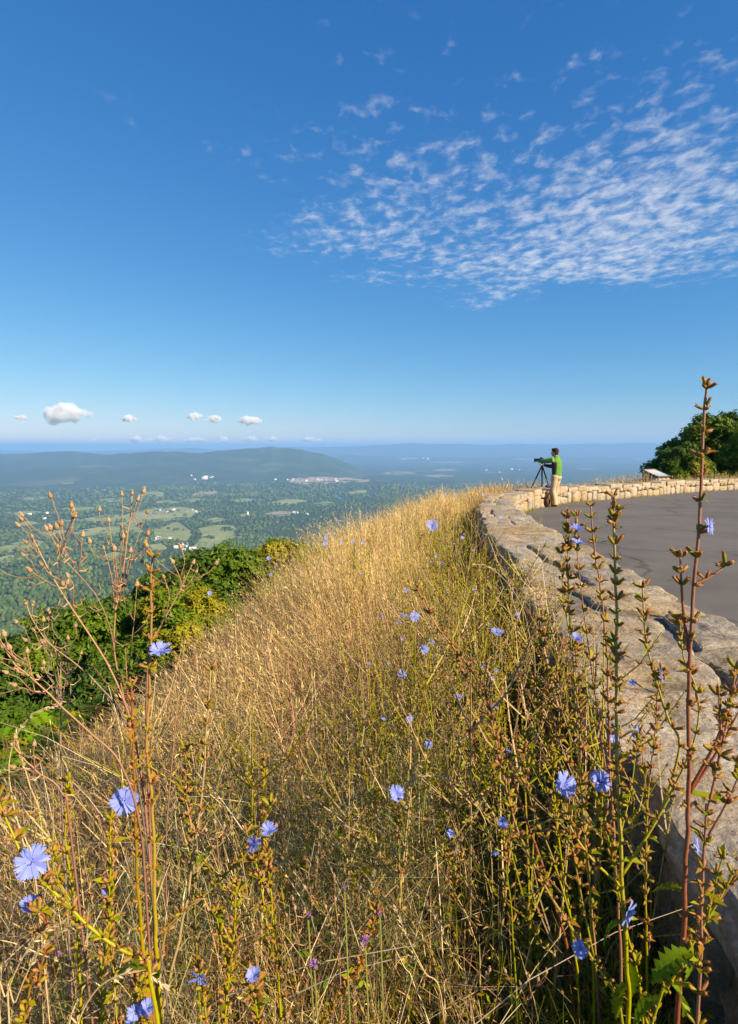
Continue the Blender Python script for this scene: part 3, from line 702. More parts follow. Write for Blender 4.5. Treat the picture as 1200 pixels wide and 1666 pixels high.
# ------------------------------------------------------------------ trees
def crown_mesh(seed, R_, H_, n_leaf, size, cols, lobes=22, flat=0.0):
    r = np.random.default_rng(seed)
    L = []
    for i in range(lobes):
        d = r.normal(0, 1, 3); d /= np.linalg.norm(d); d[2] = abs(d[2]) * 1.0 - 0.35
        k = r.uniform(0.45, 0.92); c = d * np.array((R_, R_, H_)) * k; L.append((c, r.uniform(0.22, 0.42) * R_))
    cs = np.array([l[0] for l in L]); rad = np.array([l[1] for l in L])
    w = rad ** 2; idx = r.choice(lobes, n_leaf, p=w / w.sum())
    d = r.normal(0, 1, (n_leaf, 3)); d /= np.linalg.norm(d, axis=1)[:, None]; d[:, 2] = np.where(d[:, 2] < -0.35, -d[:, 2], d[:, 2])
    # clumps of leaves on every lobe, with gaps between
    q = fbm(d * 3.1 + idx[:, None] * 5.3, 2, seed)
    sc = (rad[idx] * (0.72 + 0.34 * q + r.normal(0, .07, n_leaf)))[:, None]
    P = cs[idx] + d * sc * np.array((1, 1, .85))
    nrm = d + r.normal(0, .55, (n_leaf, 3)) + np.array((0, 0, .5)); nrm /= np.linalg.norm(nrm, axis=1)[:, None]
    ref = r.normal(0, 1, (n_leaf, 3)); A = np.cross(nrm, ref); A /= np.linalg.norm(A, axis=1)[:, None]; B = np.cross(nrm, A)
    s = size * r.uniform(0.6, 1.35, n_leaf)[:, None]
    V = np.stack([P - A * s, P + B * s * .42 - nrm * s * .15, P + A * s, P - B * s * .42 - nrm * s * .15], 1).reshape(-1, 3)
    Q = (np.arange(n_leaf) * 4)[:, None] + np.array((0, 1, 2, 3))
    lc = np.array(cols)[r.integers(0, len(cols), lobes)][idx] * r.uniform(.72, 1.3, (n_leaf, 1))
    return mesh_np('crown', V, None, Q, np.repeat(lc, 4, axis=0), False, (M_TREE,)), L
def trunk_mesh(seed, L, top_h, r0):
    """tapered trunk with limbs; origin at the crown's centre, base top_h below it"""
    r = np.random.default_rng(seed); mb = MB()
    z = np.linspace(-top_h, 0.5, 9); wob = np.cumsum(r.normal(0, .05, (9, 2)), 0) * np.linspace(0, 1, 9)[:, None]
    P = np.column_stack([wob, z]); bark = (0.10, 0.085, 0.07); mb.tube(P, np.linspace(r0, r0 * .25, 9), 8, bark)
    for c, rd in L[:14]:
        k = r.integers(4, 8); s = P[k]; m = (s + c) / 2 + np.array((0, 0, -.15)) + r.normal(0, .1, 3)
        mb.tube([s, (s + m) / 2, m, (m + c) / 2, c], np.linspace(r0 * .42, r0 * .08, 5), 5, bark)
    return mb.mesh('trunk', M_BARK, True)
GREENS = [(0.072, 0.118, 0.016), (0.090, 0.138, 0.018), (0.056, 0.095, 0.016), (0.110, 0.150, 0.020)]
YELLOW = [(0.15, 0.20, 0.022), (0.12, 0.17, 0.02), (0.22, 0.20, 0.025), (0.10, 0.155, 0.02)]
CROWNS = [crown_mesh(11, 2.6, 2.9, 11000, .13, GREENS, 26), crown_mesh(12, 2.9, 2.6, 11000, .13, GREENS, 24), crown_mesh(13, 2.4, 3.1, 10000, .13, GREENS[:3], 22), crown_mesh(14, 2.4, 2.6, 9000, .13, YELLOW, 22)]
TRUNKS = [trunk_mesh(50 + i, c[1], 8.0, .24) for i, c in enumerate(CROWNS)]
TREES = [(35, 1003, 25, 0, 1.1, 'dense dark green tree at the far left edge behind the dry stalks'), (118, 975, 23, 1, 1.0, 'broad green tree left of the brown thistle stalks'), (205, 938, 25, 0, 1.0, 'green tree directly behind the tallest brown thistle stalk'),
         (262, 905, 27, 2, 1.0, 'narrow green tree between the thistle stalk and the yellowing tree'), (303, 935, 22, 3, .85, 'yellow-green tree standing before the round dark ones'), (352, 880, 27, 1, 1.05, 'round dark green tree below the pasture'),
         (408, 893, 31, 0, 1.0, 'dark tree in the dip below the pasture'), (455, 862, 32, 3, 1.05, 'tallest light green tree beside the grassy crest'), (522, 875, 37, 2, 1.0, 'dark tree peeping out behind the crest of dry grass'),
         (20, 1110, 18, 2, .95, 'lower dark green tree at the left edge above the ferny shrub'), (128, 1085, 19, 0, .9, 'lower green tree just downslope of the thistle stalks'), (225, 1035, 20, 1, .85, 'low bushy tree behind the blue flower on the tall stem'),
         (318, 985, 20, 3, .8, 'bright green young tree at the foot of the dry slope'), (372, 950, 24, 2, .9, 'shaded green tree at the edge of the dry slope'), (-70, 1040, 21, 1, 1.1, 'green tree cut off by the left edge'),
         (75, 1150, 15, 3, .7, 'light green sapling on the steep bank'), (440, 925, 27, 1, .85, 'small dark tree tucked behind the dry grass')]
def plant_tree(px, py, D, k, sc, label, group, extra=None):
    me, L = CROWNS[k]; top = at(px, py, D); hz = {0: 2.9, 1: 2.6, 2: 3.1, 3: 2.6}[k]
    x, y = top[0], top[1]; g = ground_at(x, y); sc = min(sc, max((top[2] - g) / (hz * 0.92 + 1.2), .45)); zc = top[2] - hz * sc * 0.92
    root = empty('broadleaf_tree', (x, y, g)); tag(root, label, 'tree', group)
    rot = (px * 1.7 + D) % 6.28
    c = link('crown', me, root, (0, 0, zc - g)); c.scale = (sc, sc, sc); c.rotation_euler.z = rot
    t = link('trunk', TRUNKS[k], root, (0, 0, zc - g)); t.scale = (sc, sc, max(zc - g + .4, 1.0) / 8.0); t.rotation_euler.z = rot
    return root
for a in TREES: plant_tree(*a, 'trees on the slope below the overlook')
CROWNS_R = None
for a in [(1112, 702, 35, 2, .82, 'nearer light green tree leaning out over the wall by the sign'), (1190, 640, 37, 0, 1.4, 'tall tree at the right edge beyond the wall'), (1152, 682, 41, 1, 1.2, 'dark tree behind the two at the right edge'), (1245, 645, 39, 2, 1.5, 'tree cut off by the right edge beyond the wall'),
          (1130, 735, 34, 3, .8, 'low yellow-green tree at the foot of the right-hand trees'), (1180, 735, 36, 0, .95, 'low dark tree behind the tall dry flower stalk'), (1040, 775, 44, 1, .9, 'dark tree top just showing beside the sign pedestal'), (1085, 755, 42, 2, .7, 'small dark tree behind the sign pedestal')]:
    plant_tree(*a, 'trees beyond the wall at the right')

# the ferny shrub on the bank at the lower left: arching fronds of paired leaflets
def build_shrub(px, py, D, label, n_fr, size, seed):
    r = np.random.default_rng(seed); p = at(px, py, D); g = ground_at(p[0], p[1]); root = empty('ferny_shrub', (p[0], p[1], g)); tag(root, label, 'shrub', 'ferny shrubs on the bank')
    st = MB(); top = p[2] - g
    for f in range(n_fr):
        mb = MB()
        a = r.uniform(0, 6.28); b0 = np.array((r.normal(0, size * .85), r.normal(0, size * .8), top * r.uniform(.45, .95))); ln = size * r.uniform(.6, 1.0)
        d = np.array((math.cos(a), math.sin(a), 0)); k = 9; t = np.linspace(0, 1, k)
        P = b0 + d * ln * t[:, None] + np.array((0, 0, 1)) * (0.45 * ln * t - .62 * ln * t * t)[:, None]
        mb.tube(P, np.linspace(.006, .002, k), 3, (.14, .17, .03))
        sd = np.cross(d, (0, 0, 1)); u = np.linspace(.12, 1, 13)
        c = np.array((.13, .24, .025)) * r.uniform(.8, 1.35) + np.array((.04, .02, 0)) * r.random()
        for q in u:
            c0 = np.array([np.interp(q, t, P[:, i]) for i in range(3)])
            for s_ in (-1, 1):
                l = ln * .24 * math.sin(math.pi * (q * .8 + .18)); e = c0 + sd * s_ * l + d * l * .3 + np.array((0, 0, -l * .25)); m_ = (c0 + e) / 2; w = d * l * .17
                mb.add([c0, m_ - w, e, m_ + w + np.array((0, 0, .01))], quads=[(0, 1, 2, 3)], col=c * r.uniform(.85, 1.15))
        link('frond', mb.mesh('frond', M_LEAF), root)
        st.tube([(b0[0] * .3, b0[1] * .3, 0), (b0[0] * .7, b0[1] * .7, b0[2] * .6), b0], [.018, .012, .006], 5, (.12, .09, .05))
    link('stem', st.mesh('stem', M_STEM), root)
build_shrub(45, 1195, 6.4, 'bright green ferny shrub at the left edge below the trees', 60, .55, 1)
build_shrub(110, 1185, 7.4, 'bright green ferny shrub beside the dry slope behind the stalks', 55, .5, 2)
build_shrub(-20, 1250, 5.2, 'bright green ferny shrub cut off by the left edge', 45, .5, 3)
build_shrub(160, 1140, 8.6, 'farther green shrub at the foot of the trees', 50, .55, 4)

# ------------------------------------------------------------------ grass and low weeds: uncountable, one object for each kind
def pal(cols, n, var=0.22):
    c = np.array(cols)[rng.integers(0, len(cols), n)]
    return c * rng.uniform(1 - var, 1 + var, (n, 1)) * rng.uniform(.95, 1.05, (n, 3))
def ribbons(P, H, az, lean, W, nseg=3, power=1.9, tipw=0.15):
    n = len(P); t = np.linspace(0, 1, nseg + 1)
    d = np.stack([np.cos(az), np.sin(az), 0 * az], 1); yaw = rng.uniform(0, math.pi, n); sd = np.stack([np.cos(yaw), np.sin(yaw), 0 * yaw], 1)
    up = (t[None] - 0.35 * np.minimum(lean, 1.3)[:, None] * t[None] ** 2.2) * H[:, None]
    C = P[:, None, :] + d[:, None, :] * (lean * H)[:, None, None] * (t ** power)[None, :, None]
    C[:, :, 2] += up
    w = (W[:, None] * (1 - (1 - tipw) * t[None] ** 1.6)) / 2
    V = np.stack([C - sd[:, None, :] * w[..., None], C + sd[:, None, :] * w[..., None]], 2).reshape(n, -1, 3)
    q = np.array([(2 * i, 2 * i + 1, 2 * i + 3, 2 * i + 2) for i in range(nseg)])
    m = (nseg + 1) * 2
    return V.reshape(-1, 3), (np.arange(n)[:, None, None] * m + q[None]).reshape(-1, 4), m, C
def scatter(n, x0, x1, y0, y1, t0, t1, dens=None, ypow=1.0):
    out = []; got = 0
    while got < n:
        k = n * 2
        X = rng.uniform(x0, x1, k); Y = y0 + (y1 - y0) * rng.random(k) ** ypow; t = tdist(X, Y); m = (t > t0) & (t < t1) & (X * X + Y * Y > 0.12)
        if dens is not None: m &= rng.random(k) < dens(X, Y, t)
        X, Y = X[m], Y[m]; out.append(np.stack([X, Y, land(X, Y) - 0.01], 1)); got += len(X)
    return np.concatenate(out)[:n]
def stuff(name, parts, mat, label, cat):
    mb = MB()
    for V, q, c in parts: mb.add(V, None, q, c)
    o = link(name, mb.mesh(name, mat)); tag(o, label, cat, kind='stuff'); return o
def headed(P, H, az, lean, W, cols, spike, nsp, nseg=3, other=None, part=None):
    """stalks and the loose spikelets of their seed heads; part: share of the other colours"""
    V, q, m, C = ribbons(P, H, az, lean, W, nseg); n = len(P); c = pal(cols, n)
    if other is not None: c = np.where((rng.random(n) < part)[:, None], pal(other, n), c)
    parts = [(V, q, np.repeat(c, m, 0))]
    tip = C[:, -1]; pre = C[:, -2]; ax = tip - pre; ax /= np.linalg.norm(ax, axis=1)[:, None] + 1e-9
    for k in range(nsp):
        o = tip - ax * (H * rng.uniform(0, .22, n))[:, None]; dv = ax * 1.3 + rng.normal(0, .26, (n, 3)); dv /= np.linalg.norm(dv, axis=1)[:, None]
        L = spike * rng.uniform(.6, 1.4, n); sdv = np.cross(dv, rng.normal(0, 1, (n, 3))); sdv /= np.linalg.norm(sdv, axis=1)[:, None] + 1e-9; w = (W * rng.uniform(.5, 1.0, n))[:, None]
        e = o + dv * L[:, None]; mid = (o + e) / 2
        parts.append((np.stack([o, mid - sdv * w * .7, e, mid + sdv * w * .7], 1).reshape(-1, 3), (np.arange(n) * 4)[:, None] + np.array((0, 1, 2, 3)), np.repeat(c * 1.12, 4, 0)))
    return parts
GOLD = [(0.56, 0.40, 0.17), (0.62, 0.46, 0.22), (0.50, 0.34, 0.13), (0.66, 0.51, 0.27), (0.42, 0.28, 0.11)]
STRAW = [(0.62, 0.47, 0.22), (0.68, 0.54, 0.28), (0.52, 0.38, 0.165), (0.48, 0.33, 0.145), (0.58, 0.41, 0.19)]
BROWN = [(0.36, 0.225, 0.11), (0.42, 0.275, 0.14), (0.30, 0.175, 0.10), (0.47, 0.33, 0.175), (0.33, 0.18, 0.13)]
GREEN = [(0.17, 0.21, 0.03), (0.22, 0.25, 0.035), (0.12, 0.17, 0.025), (0.28, 0.27, 0.045), (0.34, 0.29, 0.06)]
OLIVE = [(0.28, 0.29, 0.15), (0.34, 0.34, 0.19), (0.22, 0.24, 0.12), (0.38, 0.35, 0.20)]
def toward(n, mean, sd): return rng.normal(mean, sd, n)
def build_grass():
    # golden tall grass on the crest
    n = 72000
    P = scatter(n, -3.2, 4.5, 1.9, 19, 0.02, 4.2, lambda X, Y, t: np.clip((Y - 1.6) / 1.8, 0, 1) * np.clip((t - 0.55 + .25 * fbm2(X, Y, 2, 9)) / 0.6, .10, 1) * np.clip((4.4 - t) / 2, 0, 1) * (0.55 + .45 * (fbm2(X * 1.7, Y * 1.7, 2, 19) > -.25)), 1.55)
    Y = P[:, 1]; t = tdist(P[:, 0], Y)
    H = rng.uniform(.34, .84, n) * (1 + .28 * fbm2(P[:, 0] * 1.3, Y * 1.3, 2, 29)) * np.interp(Y, [1.5, 3, 6, 12], [.72, .85, 1.05, 1.0]) * np.interp(t, [0, .8, 2, 4], [.75, 1, 1, .8])
    W = np.interp(Y, [1.5, 4, 10, 19], [.0026, .0034, .0056, .008]) * rng.uniform(.55, 1.5, n)
    az = toward(n, math.pi * .9, .9) + 2.2 * fbm2(P[:, 0] * 1.1, Y * 1.1, 2, 77)
    stuff('tall_dry_grass', headed(P, H, az, np.abs(rng.normal(.30, .20, n)) * (1 + .5 * fbm2(P[:, 0] * .8, Y * .8, 2, 88)), W, GOLD + STRAW[:2], .026, 2, 3, BROWN + STRAW[2:] + [(.30, .17, .12)], np.clip(.12 + .45 * fbm2(P[:, 0] * .9, Y * .9, 3, 211) + np.interp(t, [1.2, 2.6], [0, .45]) * (Y < 9), .04, .8)), M_GRASS, 'tall golden dry grass with feathery heads on the crest', 'grass')
    # grass outside the far curve of the wall
    n = 10000
    P = scatter(n, 2.5, 34, 12, 36, 0.0, 2.4)
    H = rng.uniform(.35, .78, n) * (1 + .35 * fbm2(P[:, 0] * .7, P[:, 1] * .7, 2, 29)); W = rng.uniform(.009, .016, n)
    stuff('verge_grass', headed(P, H, rng.uniform(0, 6.28, n), np.abs(rng.normal(.2, .15, n)), W, GOLD + BROWN[:2], .08, 2, 2), M_GRASS, 'dry grass fringe showing above the far wall', 'grass')
    # tangled straw and brown stalks close to the camera and down the left bank
    n = 52000
    P = scatter(n, -3.4, 1.3, 0.15, 4.6, 0.02, 4.4, lambda X, Y, t: np.clip(1.25 - Y / 5.2, .15, 1) * np.clip((t - .25) / .7, .06, 1), 1.15)
    H = rng.uniform(.16, .56, n); W = rng.uniform(.0014, .0038, n) * np.interp(P[:, 1], [.3, 3], [.8, 1.6])
    V, q, m, C = ribbons(P, H, np.where(rng.random(n) < .6, rng.normal(math.pi * .9, .7, n), rng.uniform(0, 6.28, n)), np.abs(rng.normal(.55, .45, n)), W, 3); c = pal(STRAW + BROWN, n)
    parts = [(V, q, np.repeat(c, m, 0))]
    # side twigs off those stalks
    k = rng.integers(0, n, 34000); f = rng.uniform(.35, 1, len(k)); i0 = np.minimum((f * 3).astype(int), 2); fr = f * 3 - i0
    O = C[k, i0] * (1 - fr)[:, None] + C[k, i0 + 1] * fr[:, None]
    V2, q2, m2, C2 = ribbons(O, rng.uniform(.03, .13, len(k)), rng.uniform(0, 6.28, len(k)), rng.uniform(.3, 1.6, len(k)), W[k] * .8, 2)
    parts.append((V2, q2, np.repeat(c[k] * 1.05, m2, 0)))
    n2 = 2000                                              # the thicker bleached straws lying across the rest
    P2 = scatter(n2, -2.6, 1.1, 0.35, 4.0, 0.55, 3.6, lambda X, Y, t: np.clip(1.2 - Y / 4.5, .15, 1)); P2[:, 2] += rng.uniform(0, .22, n2)
    V3, q3, m3, C3 = ribbons(P2, rng.uniform(.25, .55, n2), rng.uniform(0, 6.28, n2), rng.uniform(.25, 1.3, n2), rng.uniform(.0018, .0034, n2), 4, 1.4, .4)
    parts.append((V3, q3, np.repeat(pal([(.70, .56, .33), (.62, .46, .24), (.74, .62, .42)], n2), m3, 0)))
    stuff('dry_stalk_tangle', parts, M_GRASS, 'tangled brown and straw-coloured dead stalks in the foreground', 'grass')
    # small withered leaves, bracts and seed husks through the tangle
    n = 46000
    P = scatter(n, -3.0, 1.25, 0.2, 4.8, 0.02, 3.8, lambda X, Y, t: np.clip(1.3 - Y / 4.5, .1, 1) * np.clip((t - .2) / .7, .08, 1), 1.1)
    P[:, 2] += rng.uniform(.02, .50, n) ** 1.0
    dv = rng.normal(0, 1, (n, 3)); dv[:, 2] = np.abs(dv[:, 2]) * .8 + .2; dv /= np.linalg.norm(dv, axis=1)[:, None]; sdv = np.cross(dv, rng.normal(0, 1, (n, 3))); sdv /= np.linalg.norm(sdv, axis=1)[:, None]
    L = (rng.uniform(.006, .022, n) * np.interp(P[:, 1], [.3, .6, 1.4], [.45, .65, 1.0]))[:, None]; w = L * rng.uniform(.10, .26, (n, 1)); e = P + dv * L; mid = P + dv * L * .5 + np.cross(dv, sdv) * L * .12
    c = pal(BROWN + STRAW + [(0.40, 0.24, 0.09), (0.28, 0.25, 0.06), (0.20, 0.21, 0.05), (.45, .31, .16)], n)
    stuff('withered_leaf_litter', [(np.stack([P, mid - sdv * w, e, mid + sdv * w], 1).reshape(-1, 3), (np.arange(n) * 4)[:, None] + np.array((0, 1, 2, 3)), np.repeat(c, 4, 0))], M_LEAF, 'withered bracts and husks caught in the dead stalks', 'plants')
    # fresh green stems and leaves near the wall and in the corners
    n = 20000
    g = lambda X, Y, t: np.clip(1.1 - t / 1.05, 0.0, 1) * np.clip(1.2 - Y / 11, .12, 1) + .10 * (Y < 1.5) + .02
    P = scatter(n, -2.4, 3.2, 0.2, 11, 0.02, 3.0, g, 1.25)
    H = rng.uniform(.18, .62, n) * np.interp(tdist(P[:, 0], P[:, 1]), [0, .6, 1.0, 2], [.55, .7, 1, .75]); W = rng.uniform(.002, .0046, n) * np.interp(P[:, 1], [.3, 3, 10], [.75, 1.3, 2.4])
    V, q, m, C = ribbons(P, H, rng.uniform(0, 6.28, n), np.abs(rng.normal(.35, .3, n)), W, 3); c = pal(GREEN + OLIVE[:2] + [(.40, .31, .10), (.46, .34, .14)], n)
    parts = [(V, q, np.repeat(c, m, 0))]
    k = rng.integers(0, n, 36000); f = rng.uniform(.1, 1, len(k)); i0 = np.minimum((f * 3).astype(int), 2); fr = f * 3 - i0
    O = C[k, i0] * (1 - fr)[:, None] + C[k, i0 + 1] * fr[:, None]
    dv = rng.normal(0, 1, (len(k), 3)); dv[:, 2] = dv[:, 2] * .6 + .5; dv /= np.linalg.norm(dv, axis=1)[:, None]; sdv = np.cross(dv, rng.normal(0, 1, dv.shape)); sdv /= np.linalg.norm(sdv, axis=1)[:, None]
    L = rng.uniform(.010, .045, len(k))[:, None] * np.interp(O[:, 1], [0.3, .7, 1.4, 8], [.4, .65, .95, 1.7])[:, None]; w = L * rng.uniform(.08, .2, (len(k), 1)); e = O + dv * L; mid = O + dv * L * .5
    parts.append((np.stack([O, mid - sdv * w, e, mid + sdv * w], 1).reshape(-1, 3), (np.arange(len(k)) * 4)[:, None] + np.array((0, 1, 2, 3)), np.repeat(pal(GREEN + [(.30, .22, .06), (.33, .2, .08)], len(k)), 4, 0)))
    stuff('green_weeds', parts, M_LEAF, 'yellow-green leafy weeds along the shaded foot of the wall', 'plants')
    # fine grey-green knapweed foliage in the middle foreground
    n = 13000
    P = scatter(n, -1.0, .45, .45, 2.2, .62, 2.6, lambda X, Y, t: (fbm2(X * 2.2, Y * 2.2, 2, 301) > -.1) * 1.0)
    P[:, 2] += rng.uniform(0, .34, n); H = rng.uniform(.03, .13, n)
    V, q, m, C = ribbons(P, H, rng.uniform(0, 6.28, n), rng.uniform(.3, 1.8, n), rng.uniform(.0018, .0034, n), 2)
    stuff('fine_weed_foliage', [(V, q, np.repeat(pal(OLIVE, n), m, 0))], M_LEAF, 'fine grey-green foliage in the middle of the foreground', 'plants')
    # tufts at the foot of the inner wall face
    n = 2600; s = rng.uniform(np.interp(9.5, WC[:, 1], WS), WS[-1] - 2, n); s = s[fbm2(s * .8, s * 0, 2, 9) > .05]; n = len(s); x, y, nx, ny, T = wall_at(s); o = T / 2 + rng.uniform(.03, .12, n)
    P = np.stack([x - nx * o, y - ny * o, road_z(y)], 1)
    V, q, m, C = ribbons(P, rng.uniform(.03, .14, n), rng.uniform(0, 6.28, n), rng.uniform(.1, .9, n), rng.uniform(.008, .014, n), 2)
    stuff('wall_foot_weeds', [(V, q, np.repeat(pal(GREEN + GOLD[:2], n), m, 0))], M_LEAF, 'small weeds along the road side foot of the wall', 'plants')
build_grass()

# ------------------------------------------------------------------ chicory
BLUE = [(0.27, 0.32, 0.72), (0.31, 0.36, 0.76), (0.23, 0.27, 0.66)]
def petal_mesh(seed):
    r = random.Random(seed); L = 1.0; ts = [0, .3, .62, .9]; ws = [.05, .10, .135, .14]
    bend = r.uniform(-.10, .12); V = []; 
    for t, w in zip(ts, ws):
        z = .16 * t * (1 - t) + bend * t * t; V += [(t, -w, z + .012), (t, 0, z), (t, w, z + .012)]
    n = len(V); tw = [-.14, -.085, -.03, .03, .085, .14]
    for k in range(5):
        y = -.112 + k * .056; V.append((1.0 - r.uniform(0, .03), y, bend + .01))
    V += [(.915, -.07, bend * .9), (.915, .07, bend * .9)]
    q = [(i * 3 + j, i * 3 + 3 + j, i * 3 + 4 + j, i * 3 + 1 + j) for i in range(3) for j in range(2)]
    t = [(9, n, n + 5), (n + 5, n + 1, 10), (9, n + 5, 10), (10, n + 2, n + 1), (10, n + 3, n + 2), (10, n + 6, n + 3), (10, 11, n + 6), (11, n + 4, n + 6), (n, n + 1, n + 5), (n + 3, n + 6, n + 4)]
    b = np.array(BLUE[seed % 3]); c = np.array([b * (1.12 if v[0] > .6 else (1.0 if v[0] > .2 else 1.25)) for v in V])
    return mesh_np('petal', V, t, q, c, True, (M_PETAL,))
PETALS = [petal_mesh(i) for i in range(5)]
def flower_core(seed):
    r = np.random.default_rng(seed); mb = MB()
    mb.ellipsoid((0, 0, -.02), (.11, .11, .10), (.16, .17, .40), 8, 5)
    for i in range(13):
        a = r.uniform(0, 6.28); k = r.uniform(.04, .16); p = np.array((math.cos(a) * k, math.sin(a) * k, .04)); e = p * np.array((1.7, 1.7, 1)) + np.array((0, 0, r.uniform(.13, .26)))
        mb.tube([p, (p + e) / 2, e], [.014, .017, .012], 4, (.12, .13, .50) if i % 3 else (.55, .55, .75))
    mb.tube([(0, 0, -.55), (0, 0, -.45), (0, 0, -.2), (0, 0, -.04)], [.06, .12, .13, .16], 7, (.20, .22, .05))
    for i in range(6):
        a = i * 1.047; d = np.array((math.cos(a), math.sin(a), 0)); s_ = np.array((-d[1], d[0], 0)); p = d * .12 + np.array((0, 0, -.45))
        mb.add([p - s_ * .07, p + s_ * .07, p + d * .22 + np.array((0, 0, .22))], tris=[(0, 1, 2)], col=(.26, .22, .06))
    return mb.mesh('flower', M_BUD, True)
CORES = [flower_core(i) for i in range(3)]
def small_flower(seed):
    """a whole flower head for the plants farther off"""
    r = np.random.default_rng(seed); mb = MB(); n = 14
    for i in range(n):
        a = i * 2 * math.pi / n + r.normal(0, .06); d = np.array((math.cos(a), math.sin(a), 0)); s_ = np.array((-d[1], d[0], 0)); z = np.array((0, 0, 1)); k = r.uniform(.85, 1.05); cup = r.uniform(.1, .32)
        b = np.array(BLUE[r.integers(0, 3)]) * r.uniform(.85, 1.15)
        mb.add([d * .06, d * .55 * k - s_ * .12 + z * cup * .5, d * k - s_ * .15 + z * cup, d * k * 1.0 + s_ * .15 + z * cup, d * .55 * k + s_ * .12 + z * cup * .5], tris=[(0, 1, 4)], quads=[(1, 2, 3, 4)], col=b)
    mb.ellipsoid((0, 0, .08), (.13, .13, .10), (.14, .15, .5), 6, 4); mb.tube([(0, 0, -.5), (0, 0, -.3), (0, 0, 0)], [.08, .15, .12], 5, (.18, .20, .05))
    return mb.mesh('flower', M_PETAL)
SFLOW = [small_flower(20 + i) for i in range(4)]
def capsule(mb, p, d, L, r, c0, c1, rs):
    d = np.asarray(d, float) / np.linalg.norm(d); k = np.array((0, .15, .5, .8, 1.0)); P = p + d * (k * L)[:, None]
    cc = np.array([np.array(c0) * (1 - f) + np.array(c1) * f for f in (0, .1, .4, .9, 1)]); mb.tube(P, np.array((.35, .85, 1, .9, .5)) * r, 6, cc)
    # the frayed tips of the bracts
    for i in range(4):
        a = i * 1.57 + rs.uniform(0, 1); ref = np.cross(d, (.3, .5, .8)); ref /= np.linalg.norm(ref); b = np.cross(d, ref); o = (ref * math.cos(a) + b * math.sin(a))
        q = P[3] + o * r * .8; mb.add([q - np.cross(o, d) * r * .45, q + np.cross(o, d) * r * .45, P[4] + o * r * rs.uniform(.6, 1.9) + d * L * rs.uniform(.0, .22)], tris=[(0, 1, 2)], col=np.array(c1) * rs.uniform(.8, 1.25))
def cluster_mesh(seed, kind):
    rs = random.Random(seed); mb = MB(); n = rs.randint(3, 5)
    gr = [((.19, .21, .035), (.30, .22, .07)), ((.24, .24, .05), (.36, .24, .09)), ((.15, .18, .03), (.26, .16, .06))]; br = [((.24, .17, .06), (.38, .22, .11)), ((.20, .12, .06), (.42, .25, .15)), ((.27, .20, .07), (.33, .17, .10))]
    for i in range(n):
        a = i * 2 * math.pi / n + rs.uniform(-.5, .5); el = rs.uniform(.45, 1.25); d = np.array((math.cos(a) * math.cos(el), math.sin(a) * math.cos(el), math.sin(el)))
        c0, c1 = rs.choice(gr if (kind == 'g') ^ (rs.random() < .25) else br); capsule(mb, d * .0015, d, rs.uniform(.009, .0145), rs.uniform(.0018, .0027), c0, c1, rs)
    for i in range(rs.randint(1, 2)):
        a = rs.uniform(0, 6.28); d = np.array((math.cos(a), math.sin(a), rs.uniform(.2, .8))); s_ = np.array((-d[1], d[0], 0)); L = rs.uniform(.010, .022); w = L * .18; p0 = np.zeros(3); m_ = d * L * .5 + np.array((0, 0, .002)); e = d * L + np.array((0, 0, -.004))
        mb.add([p0, m_ - s_ * w, e, m_ + s_ * w], quads=[(0, 1, 2, 3)], col=rs.choice([(.20, .23, .04), (.30, .26, .06), (.38, .22, .09)]))
    return mb.mesh('bud_cluster', M_BUD, True)
CLG = [cluster_mesh(200 + i, 'g') for i in range(5)]; CLB = [cluster_mesh(300 + i, 'b') for i in range(6)]
def leaf_mesh(seed, L, W, teeth, c):
    r = random.Random(seed); n = 13 if teeth else 7; V = []; cc = []
    for i in range(n + 1):
        t = i / n; w = W * math.sin(math.pi * min(t * .92 + .06, 1)) ** .8; z = .18 * L * t - .45 * L * t * t
        k = 1 + (teeth * (1 if i % 2 else -1) * .35)
        V += [(t * L, -w * k, z + w * .35), (t * L, 0, z), (t * L, w * k, z + w * .35)]; cc += [np.array(c) * r.uniform(.9, 1.1), np.array(c) * 1.25, np.array(c) * r.uniform(.9, 1.1)]
    q = [(i * 3 + j, i * 3 + 3 + j, i * 3 + 4 + j, i * 3 + 1 + j) for i in range(n) for j in range(2)]
    return mesh_np('leaf', V, None, q, np.array(cc), True, (M_LEAF,))
LEAVES = [leaf_mesh(1, .07, .006, 0, (.17, .20, .03)), leaf_mesh(2, .085, .008, 0, (.20, .22, .045)), leaf_mesh(3, .06, .013, 1, (.18, .21, .03)), leaf_mesh(4, .085, .017, 1, (.12, .17, .03))]
YEL = (.30, .27, .035); GRN = (.22, .24, .035); RED = (.22, .085, .055); PNK = (.30, .16, .11); TAN = (.36, .27, .15)
def smooth_path(P, n=8): return catmull(np.array(P, float), n)
FN = {'f': (.22, -.85, .45), 'u': (.15, -.25, .95), 's': (.75, -.45, .35), 'l': (-.45, -.6, .6), 'd': (-.1, -.8, -.25), 'r': (.6, -.75, .1)}
